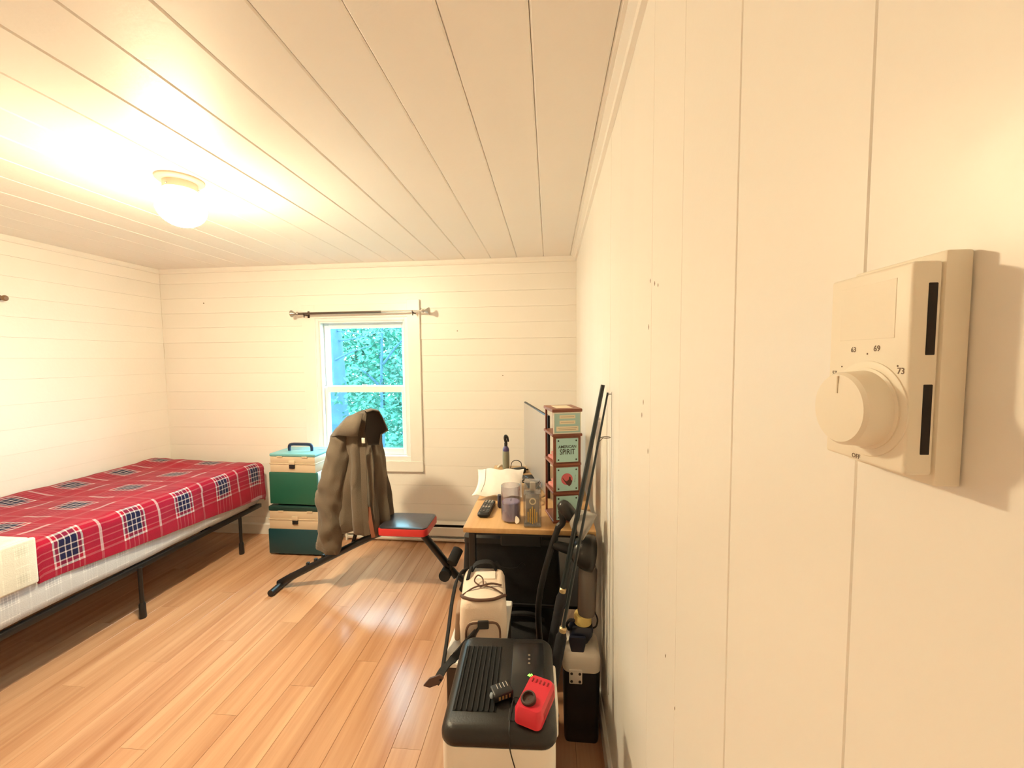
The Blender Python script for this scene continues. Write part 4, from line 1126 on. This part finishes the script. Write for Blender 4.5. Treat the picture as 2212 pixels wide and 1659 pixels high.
# red battery charger and black battery on the lid
ch = thing('battery_charger', 'red battery charger with a dark round socket on the dehumidifier', 'charger', (-0.0335, 0.832, 0.5765), R(-19.5))
m_rc = M('red_charger', (0.62, 0.022, 0.045), 0.4, var=0.08, scale=20)
g = G(); g.loft([[V((a * s, b * s, z)) for a, b in slab(None, 0.031, 0.053, 0, 0.013)] for s, z in ((0.92, 0.0005), (1.0, 0.005), (0.98, 0.030), (0.86, 0.038))]); cb = g.obj('shell', m_rc, ch, local=True, smooth=40)
for k in range(5):
    g = G(); g.box(-0.020 + 0.009 * k, -0.0165 + 0.009 * k, 0.026, 0.037, 0.0375, 0.0398, bev=0.0008, seg=1); g.obj('rib', M('dark_red', (0.30, 0.006, 0.012), 0.5), cb, local=True)
g = G(); g.box(0.0285, 0.0312, -0.030, 0.036, 0.012, 0.028, bev=0.001, seg=1); g.obj('side_grip', M('dark_red_grip', (0.36, 0.006, 0.012), 0.5), cb, local=True)
g = G(); g.lathe([(0.0165, 0.0), (0.0165, 0.008), (0.0150, 0.010), (0.0125, 0.010), (0.0115, 0.003), (0.001, 0.003)], (-0.006, -0.023, 0.0375), (-0.12, -0.2, 1), n=28, cap=False); g.obj('battery_socket', M('socket_dark', (0.05, 0.022, 0.016), 0.5), ch, local=True)
bt = thing('battery_pack', 'small black battery with metal contacts beside the red charger', 'battery', (-0.112, 0.858, 0.5795), R(28))
g = G(); g.box(-0.024, 0.024, -0.017, 0.017, 0.0005, 0.020, bev=0.005, seg=3); g.obj('case', MT['black'], bt, local=True)
for k in range(4):
    g = G(); g.box(-0.010 + 0.008 * k, -0.0085 + 0.008 * k, -0.002, 0.012, 0.0198, 0.0210); g.obj('contact', M('contact_steel', (0.8, 0.8, 0.8), 0.25, metal=0.9), bt, local=True, smooth=None)
    g = G(); g.box(-0.013 + 0.008 * k, -0.0085 + 0.008 * k, -0.0178, -0.0165, 0.006, 0.014); g.obj('contact', M('contact_brass', (0.7, 0.5, 0.22), 0.3, metal=0.8), bt, local=True, smooth=None)
g = G(); g.lathe([(0.006, 0), (0.006, 0.004), (0.003, 0.006)], (-0.0235, -0.004, 0.012), (-1, 0, 0.3), n=12); g.obj('end_button', M('blue_grey_button', (0.3, 0.36, 0.42), 0.3), bt, local=True)
g = G(); g.tube([(-0.066, 0.850, 0.581), (-0.082, 0.848, 0.585), (-0.0865, 0.82, 0.580), (-0.0868, 0.785, 0.5785), (-0.085, 0.768, 0.570), (-0.083, 0.7615, 0.548), (-0.070, 0.7605, 0.50), (-0.052, 0.760, 0.44), (-0.048, 0.757, 0.30), (-0.055, 0.752, 0.06)], 0.0013, n=6, sub=6); tag(g.obj('charger_cord', MT['black'], smooth=60), 'thin black cord trailing over the front of the dehumidifier', 'cord')

# ================================================================== cabinet with bag behind the dehumidifier
cb2 = thing('low_cabinet', 'small white-topped cabinet, body coloured dark for shade, behind the dehumidifier', 'cabinet', (-0.205, 1.265, 0))
part('body', M('shaded_board', (0.035, 0.022, 0.016), 0.5, var=0.2), cb2, (-0.312, -0.146, 1.112, 1.415, 0.012, 0.436), bev=0.003)  # dark brown stands in for the shade behind the dehumidifier on this body
part('top', M('white_laminate', (0.86, 0.84, 0.80), 0.3, var=0.02), cb2, (-0.320, -0.140, 1.100, 1.420, 0.436, 0.452), bev=0.003)
for sx in (-0.295, -0.165):
    for sy in (1.13, 1.39):
        part('foot', MT['black'], cb2, (sx - 0.012, sx + 0.012, sy - 0.012, sy + 0.012, 0, 0.0125), bev=0.001)

bg = thing('shoulder_bag', 'cream canvas bag with black straps standing on the low cabinet', 'bag', (-0.222, 1.272, 0.4525), R(8))
m_can = M('cream_canvas', (0.78, 0.66, 0.55), 0.75, var=0.10, scale=12, bump=0.15, bscale=260)
m_brw = M('brown_trim', (0.11, 0.055, 0.035), 0.7, var=0.2)
def bl_(name, g2, mat, parent=None, smooth=50):
    return g2.obj(name, mat, parent or bg, local=True, smooth=smooth)
BW, BD, BH = 0.073, 0.110, 0.150
def bagring(sx, sy, z, r):
    return [V((a, b, z + 0.006 * mnoise.noise(V((a * 14, b * 14, z * 14))))) for a, b in slab(None, sx, sy, 0, r)]
g = G(); g.loft([bagring(BW - 0.010, BD - 0.010, 0.001, 0.02), bagring(BW, BD, 0.012, 0.026), bagring(BW + 0.002, BD + 0.002, 0.07, 0.028), bagring(BW - 0.001, BD - 0.001, 0.125, 0.026), bagring(BW - 0.008, BD - 0.008, 0.143, 0.022), bagring(BW - 0.020, BD - 0.020, BH, 0.018)]); bl_('body', g, m_can, smooth=60)
# front pocket with piping
fp = [(-0.052, 0.0), (-0.052, 0.060), (-0.046, 0.082), (-0.030, 0.092), (0.030, 0.092), (0.046, 0.082), (0.052, 0.060), (0.052, 0.0)]
g = G(); g.prism(fp, (1, 0, 0), (0, 0, 1), (0, -1, 0), (0, -BD - 0.001, 0.006), 0.016); pk_ = bl_('front_pocket', g, M('pocket_canvas', (0.62, 0.50, 0.40), 0.8, var=0.1, bump=0.15, bscale=260))
g = G(); g.tube([V((a, -BD - 0.018, 0.006 + b)) for a, b in fp], 0.0035, n=6, sub=3); bl_('piping', g, m_brw, pk_)
g = G(); g.box(-0.016, 0.018, -BD - 0.024, -BD - 0.016, 0.080, 0.106, bev=0.003); bl_('buckle', g, MT['black'], pk_)
g = G(); g.tube([(-0.012, -BD - 0.020, 0.085), (-0.024, -BD - 0.021, 0.065), (-0.03, -BD - 0.020, 0.04)], 0.0045, n=6); bl_('pull_cord', g, MT['black'], pk_)
# top flap: curved black band, cords and grab handle
zt = BH + 0.002
g = G(); g.tube([(-0.070, -0.060, zt - 0.008), (-0.058, -0.082, zt - 0.001), (-0.03, -0.096, zt), (0.0, -0.100, zt), (0.035, -0.096, zt), (0.060, -0.080, zt - 0.001), (0.070, -0.066, zt - 0.008)], 0.0050, n=8); bl_('zip_band', g, m_brw)
g = G(); g.tube([(-0.066, -0.058, zt - 0.006), (-0.035, -0.040, zt + 0.004), (-0.005, -0.030, zt + 0.006), (0.03, -0.042, zt + 0.004), (0.062, -0.066, zt - 0.002)], 0.0024, n=6); bl_('cord', g, m_brw)
g = G(); g.tube([(-0.010, -0.030, zt + 0.004), (-0.03, -0.012, zt + 0.012), (-0.02, 0.012, zt + 0.018), (-0.004, 0.004, zt + 0.012), (0.0, -0.024, zt + 0.006)], 0.0024, n=6); bl_('cord', g, m_brw)
g = G(); g.tube([(-0.010, -0.030, zt + 0.004), (0.025, -0.020, zt + 0.006), (0.060, -0.022, zt)], 0.0032, n=6); bl_('cord', g, m_brw)
g = G(); g.ribbon([(-0.045, 0.075, zt - 0.002), (-0.025, 0.085, zt + 0.020), (0.02, 0.088, zt + 0.022), (0.045, 0.080, zt - 0.002)], 0.022, 0.005, (0, 1, 0.2)); bl_('grab_handle', g, MT['black_cloth'])
g = G(); g.box(-0.028, 0.040, 0.020, 0.066, zt - 0.004, zt + 0.002, bev=0.002); bl_('top_patch', g, M('bright_patch', (0.86, 0.80, 0.72), 0.6))
g = G(); g.tube([(-0.055, 0.02, zt - 0.002), (-0.05, 0.05, zt + 0.010), (-0.045, 0.09, zt + 0.004)], 0.006, n=6); bl_('strap_root', g, MT['black_cloth'])
# left side pocket
g = G(); g.obox((-BW - 0.008, -0.045, 0.055), (0.018, 0.075, 0.095), (0, R(4), 0), 0.008, 3); bl_('side_pocket', g, M('side_pocket_brown', (0.34, 0.22, 0.15), 0.8, var=0.15))
# long shoulder straps falling over the cabinet edge
g = G(); g.ribbon([(-0.060, 0.095, zt - 0.004), (-0.092, 0.070, 0.135), (-0.108, 0.015, 0.080), (-0.112, -0.060, 0.040), (-0.116, -0.130, 0.008), (-0.120, -0.180, -0.014), (-0.122, -0.208, -0.020)], 0.020, 0.004, (0.6, 0, 1)); bl_('shoulder_strap', g, MT['black_cloth'])
g = G(); g.ribbon([(-0.020, -BD - 0.024, 0.080), (-0.050, -BD - 0.032, 0.050), (-0.080, -BD - 0.048, 0.020), (-0.112, -BD - 0.075, 0.004), (-0.128, -BD - 0.100, -0.008)], 0.024, 0.004, (0.7, 0.4, 0.3)); bl_('shoulder_strap', g, MT['black_cloth'])
g = G(); g.prism([(0, -0.004), (0.018, -0.013), (0.046, -0.010), (0.056, 0.002), (0.044, 0.012), (0.016, 0.010)], (1, 0.1, 0.15), (0.05, 0.2, 1), (0, -1, 0.1), (-0.166, -BD - 0.102, -0.014), 0.006); bl_('strap_pad', g, M('brown_leather', (0.075, 0.035, 0.025), 0.5, var=0.2))

# ================================================================== cooler with vacuum by the wall
ck = thing('cooler', 'small black cooler with a white lid on the floor against the wall', 'cooler', (0.107, 1.393, 0))
g = G(); g.loft([[V((0.108 + a * s, 1.393 + b * s, z)) for a, b in slab(None, 0.064, 0.067, 0, 0.016)] for s, z in ((0.90, 0.0), (0.93, 0.01), (0.99, 0.25), (0.99, 0.262))]); g.obj('body', M('navy_black_body', (0.007, 0.007, 0.012), 0.45, var=0.2), ck)
g = G(); g.loft([[V((0.108 + a * s, 1.393 + b * s, z)) for a, b in slab(None, 0.066, 0.069, 0, 0.026)] for s, z in ((0.98, 0.2625), (1.0, 0.268), (1.0, 0.298), (0.97, 0.315), (0.86, 0.328), (0.60, 0.332))]); g.obj('lid', M('cooler_lid_white', (0.78, 0.71, 0.62), 0.4, var=0.03), ck, smooth=50)
g = G(); g.box(0.064, 0.109, 1.3185, 1.3265, 0.226, 0.276, bev=0.003, seg=2); hg = g.obj('hinge_bracket', M('bracket_white', (0.76, 0.70, 0.62), 0.4), ck)
for hx in (0.0725, 0.1005):
    for hz in (0.236, 0.264):
        g = G(); g.cyl((hx, 1.3190, hz), (hx, 1.3172, hz), 0.0048, n=12); g.obj('screw', M('screw_dark', (0.03, 0.022, 0.02), 0.4), hg)

vc = thing('handheld_vacuum', 'upright handheld vacuum with a smoky tube and yellow collar on the cooler', 'vacuum', (0.112, 1.392, 0.333))
m_nv = M('navy_motor_body', (0.012, 0.014, 0.03), 0.35, var=0.2)
g = G(); g.loft([[V((0.108 + sx + a * s, 1.388 + b * s, z)) for a, b in slab(None, 0.040, 0.036, 0, 0.016)] for s, sx, z in ((0.55, -0.008, 0.333), (0.75, -0.005, 0.342), (1.0, 0.0, 0.372), (0.98, 0.004, 0.392), (0.80, 0.008, 0.402))]); g.obj('motor_body', m_nv, vc, smooth=50)
g = G(); g.loft([[V((0.094 + a, 1.343 + b, z)) for a, b in slab(None, w, 0.006, 0, 0.005)] for w, z in ((0.014, 0.2955), (0.024, 0.335), (0.030, 0.365), (0.028, 0.380))]); g.obj('nozzle_flap', m_nv, vc)
g = G(); g.lathe([(0.026, 0.400), (0.031, 0.404), (0.031, 0.428), (0.029, 0.436)], (0.116, 1.390, 0), n=28); g.obj('yellow_collar', M('yellow_collar', (0.80, 0.62, 0.22), 0.45, var=0.05), vc)
g = G(); g.lathe([(0.030, 0.436), (0.0325, 0.445), (0.0335, 0.53), (0.0330, 0.60), (0.028, 0.612)], (0.116, 1.391, 0), (0.03, 0, 1), n=28); g.obj('canister', M('smoky_plastic', (0.14, 0.115, 0.10), 0.22, var=0.25, scale=6, stretch=(6, 6, 0.5)), vc)
g = G(); g.tube([(0.066, 1.372, 0.385), (0.058, 1.362, 0.41), (0.070, 1.358, 0.43), (0.085, 1.362, 0.425)], 0.005, n=8); g.obj('grip_loop', MT['black'], vc)
g = G(); g.tube([(0.150, 1.385, 0.385), (0.162, 1.375, 0.40), (0.166, 1.37, 0.43), (0.155, 1.375, 0.455)], 0.003, n=6); g.obj('cord_loop', MT['black'], vc)

# ================================================================== leaning lamp with adjustable heads
fl = thing('floor_lamp', 'black floor lamp with dome heads between the desk and the cooler', 'lamp', (-0.020, 1.405, 0))
g = G(); g.lathe([(0.056, 0), (0.058, 0.006), (0.050, 0.016), (0.012, 0.022)], (-0.028, 1.392, 0), n=28); g.obj('base', MT['black_metal'], fl)
g = G(); g.tube([(-0.028, 1.392, 0.018), (-0.034, 1.390, 0.25), (-0.042, 1.385, 0.47), (0.000, 1.385, 0.66), (0.030, 1.382, 0.755)], 0.011, n=12); g.obj('pole', MT['black_metal'], fl)
g = G(); g.tube([(0.030, 1.382, 0.755), (0.045, 1.380, 0.775), (0.040, 1.375, 0.815)], 0.012, n=10); g.obj('joint_arm', MT['black_metal'], fl)
def dome(name, org, axis, prof, mat, inner):
    h_ = G(); h_.lathe(prof, org, axis, n=32, cap=False); o = h_.obj(name, mat, fl, smooth=60)
    o.modifiers.new('wall', 'SOLIDIFY').thickness = 0.0015
    h2 = G(); h2.lathe([(r * 0.955, d + 0.0004) for r, d in prof[1:]], org, axis, n=32, cap=False); h2.obj('shade_lining', inner, o, smooth=60)
    return o
m_sh2 = M('shade_black', (0.022, 0.020, 0.018), 0.28, var=0.1)
m_in = M('shade_lining_white', (0.72, 0.68, 0.62), 0.4)
dome('lamp_shade', (0.070, 1.385, 0.672), (0.93, 0.10, -0.18), [(0.010, 0), (0.022, 0.004), (0.040, 0.018), (0.053, 0.038), (0.061, 0.060), (0.064, 0.080)], m_sh2, m_in)
g = G(); g.tube([(0.010, 1.384, 0.690), (0.045, 1.385, 0.680), (0.075, 1.386, 0.672)], [0.014, 0.018, 0.020], n=12); g.obj('socket_housing', MT['black'], fl)
dome('lamp_shade', (0.078, 1.372, 0.800), (0.80, -0.30, -0.42), [(0.014, 0), (0.026, 0.004), (0.036, 0.016), (0.044, 0.036), (0.049, 0.058), (0.050, 0.070)], M('shade_grey', (0.32, 0.30, 0.27), 0.35, var=0.1), m_in)
g = G(); g.lathe([(0.004, -0.002), (0.016, 0.002), (0.023, 0.014), (0.025, 0.030), (0.025, 0.060), (0.020, 0.072), (0.008, 0.076)], (0.036, 1.372, 0.848), (0.60, 0.0, -0.72), n=20); g.obj('socket_housing', m_sh2, fl, smooth=60)

# ================================================================== fishing rods leaning on the right wall
m_rod = M('rod_graphite', (0.012, 0.018, 0.02), 0.3, var=0.2)
m_cork = M('rod_foam_grip', (0.014, 0.014, 0.018), 0.85, bump=0.2, bscale=200)
m_ring = M('guide_steel', (0.10, 0.085, 0.06), 0.35, metal=0.7)
def rod_(label, a, b, r0, r1, guides, grip):
    a, b = V(a), V(b); d = (b - a).normalized()
    t = thing('fishing_rod', label, 'fishing rod', a, group='fishing rods leaning on the right wall')
    L = (b - a).length
    g = G(); g.cyl(a + d * grip, b, r0, r1, n=10); g.obj('blank', m_rod, t)
    g = G(); g.lathe([(0.012, 0.004), (0.016, 0.01), (0.015, grip * 0.32), (0.010, grip * 0.36), (0.010, grip * 0.44), (0.016, grip * 0.48), (0.0175, grip * 0.96), (0.011, grip)], a, d, n=16); hd = g.obj('grip', m_cork, t)
    g = G(); g.lathe([(0.0115, grip), (0.012, grip + 0.004), (0.012, grip + 0.012), (0.009, grip + 0.016)], a, d, n=16); g.obj('winding_check', M('brass_ring', (0.62, 0.48, 0.26), 0.35, metal=0.7), hd)
    for s, rr, off in guides:
        p = a + d * s
        out = V((0.92, -0.38, 0.05)).normalized()
        c = p + out * off
        g = G()
        n = 16
        ax1 = out; ax2 = V((0, 0, 1)).cross(out)
        g.tube([c + (ax1 * math.cos(2 * math.pi * k / n) + ax2 * 0.9 * math.sin(2 * math.pi * k / n)) * rr for k in range(n + 1)], 0.0011, n=6, smooth=False)
        g.cyl(p, c - out * rr, 0.0013, n=6); g.cyl(p - d * 0.018, c - out * rr * 0.6, 0.0010, n=6)
        g.obj('line_guide', m_ring, t)
    return t
rod_('thick black fishing rod section without line, left of the two rods', (-0.063, 1.318, 0.0), (0.1765, 1.336, 1.262), 0.0095, 0.0070, [], 0.56)
r2a, r2b = V((-0.052, 1.200, 0.0)), V((0.1760, 1.222, 1.246))
rod_('thin black fishing rod with wire line guides, right of the two rods', r2a, r2b, 0.0058, 0.0030, [(1.128, 0.0135, 0.0205), (1.262, 0.0055, 0.0065)], 0.50)
g = G(); g.cyl((0.1872, 1.2190, 1.248), (0.1865, 1.214, 1.113), 0.0006, n=5); g.cyl((0.1865, 1.214, 1.113), (0.1800, 1.200, 0.30), 0.0006, n=5)
tag(g.obj('fishing_line', M('grey_line', (0.16, 0.14, 0.12), 0.5)), 'thin dark fishing line hanging from the tip of the thin rod', 'fishing line')
# spinning reel on the thin rod
rl = thing('fishing_reel', 'dark spinning reel clamped low on the thin fishing rod', 'reel', (-0.03, 1.19, 0.26))
rp = r2a.lerp(r2b, 0.235)
g = G(); g.obox(rp + V((-0.030, -0.020, 0.0)), (0.036, 0.030, 0.05), (0, R(10), 0.3), 0.008, 2); g.obj('gear_body', MT['black'], rl)
g = G(); g.lathe([(0.020, 0), (0.022, 0.004), (0.015, 0.008), (0.015, 0.030), (0.022, 0.034), (0.018, 0.040)], rp + V((-0.036, -0.022, 0.022)), (0.1, 0, 1), n=24); g.obj('spool', M('spool_grey', (0.35, 0.33, 0.30), 0.3, metal=0.6), rl)
g = G(); g.tube([rp + V((-0.012, -0.03, -0.005)), rp + V((0.012, -0.034, -0.008)), rp + V((0.016, -0.036, -0.035))], 0.003, n=8); g.sphere(rp + V((0.016, -0.036, -0.044)), (0.009, 0.009, 0.011), 12, 8); g.obj('crank', MT['black'], rl)
g = G(); g.tube([rp + V((-0.060, -0.022, 0.040)), rp + V((-0.055, -0.045, 0.062)), rp + V((-0.030, -0.050, 0.068)), rp + V((-0.014, -0.024, 0.045))], 0.0013, n=6); g.obj('bail', m_ring, rl)
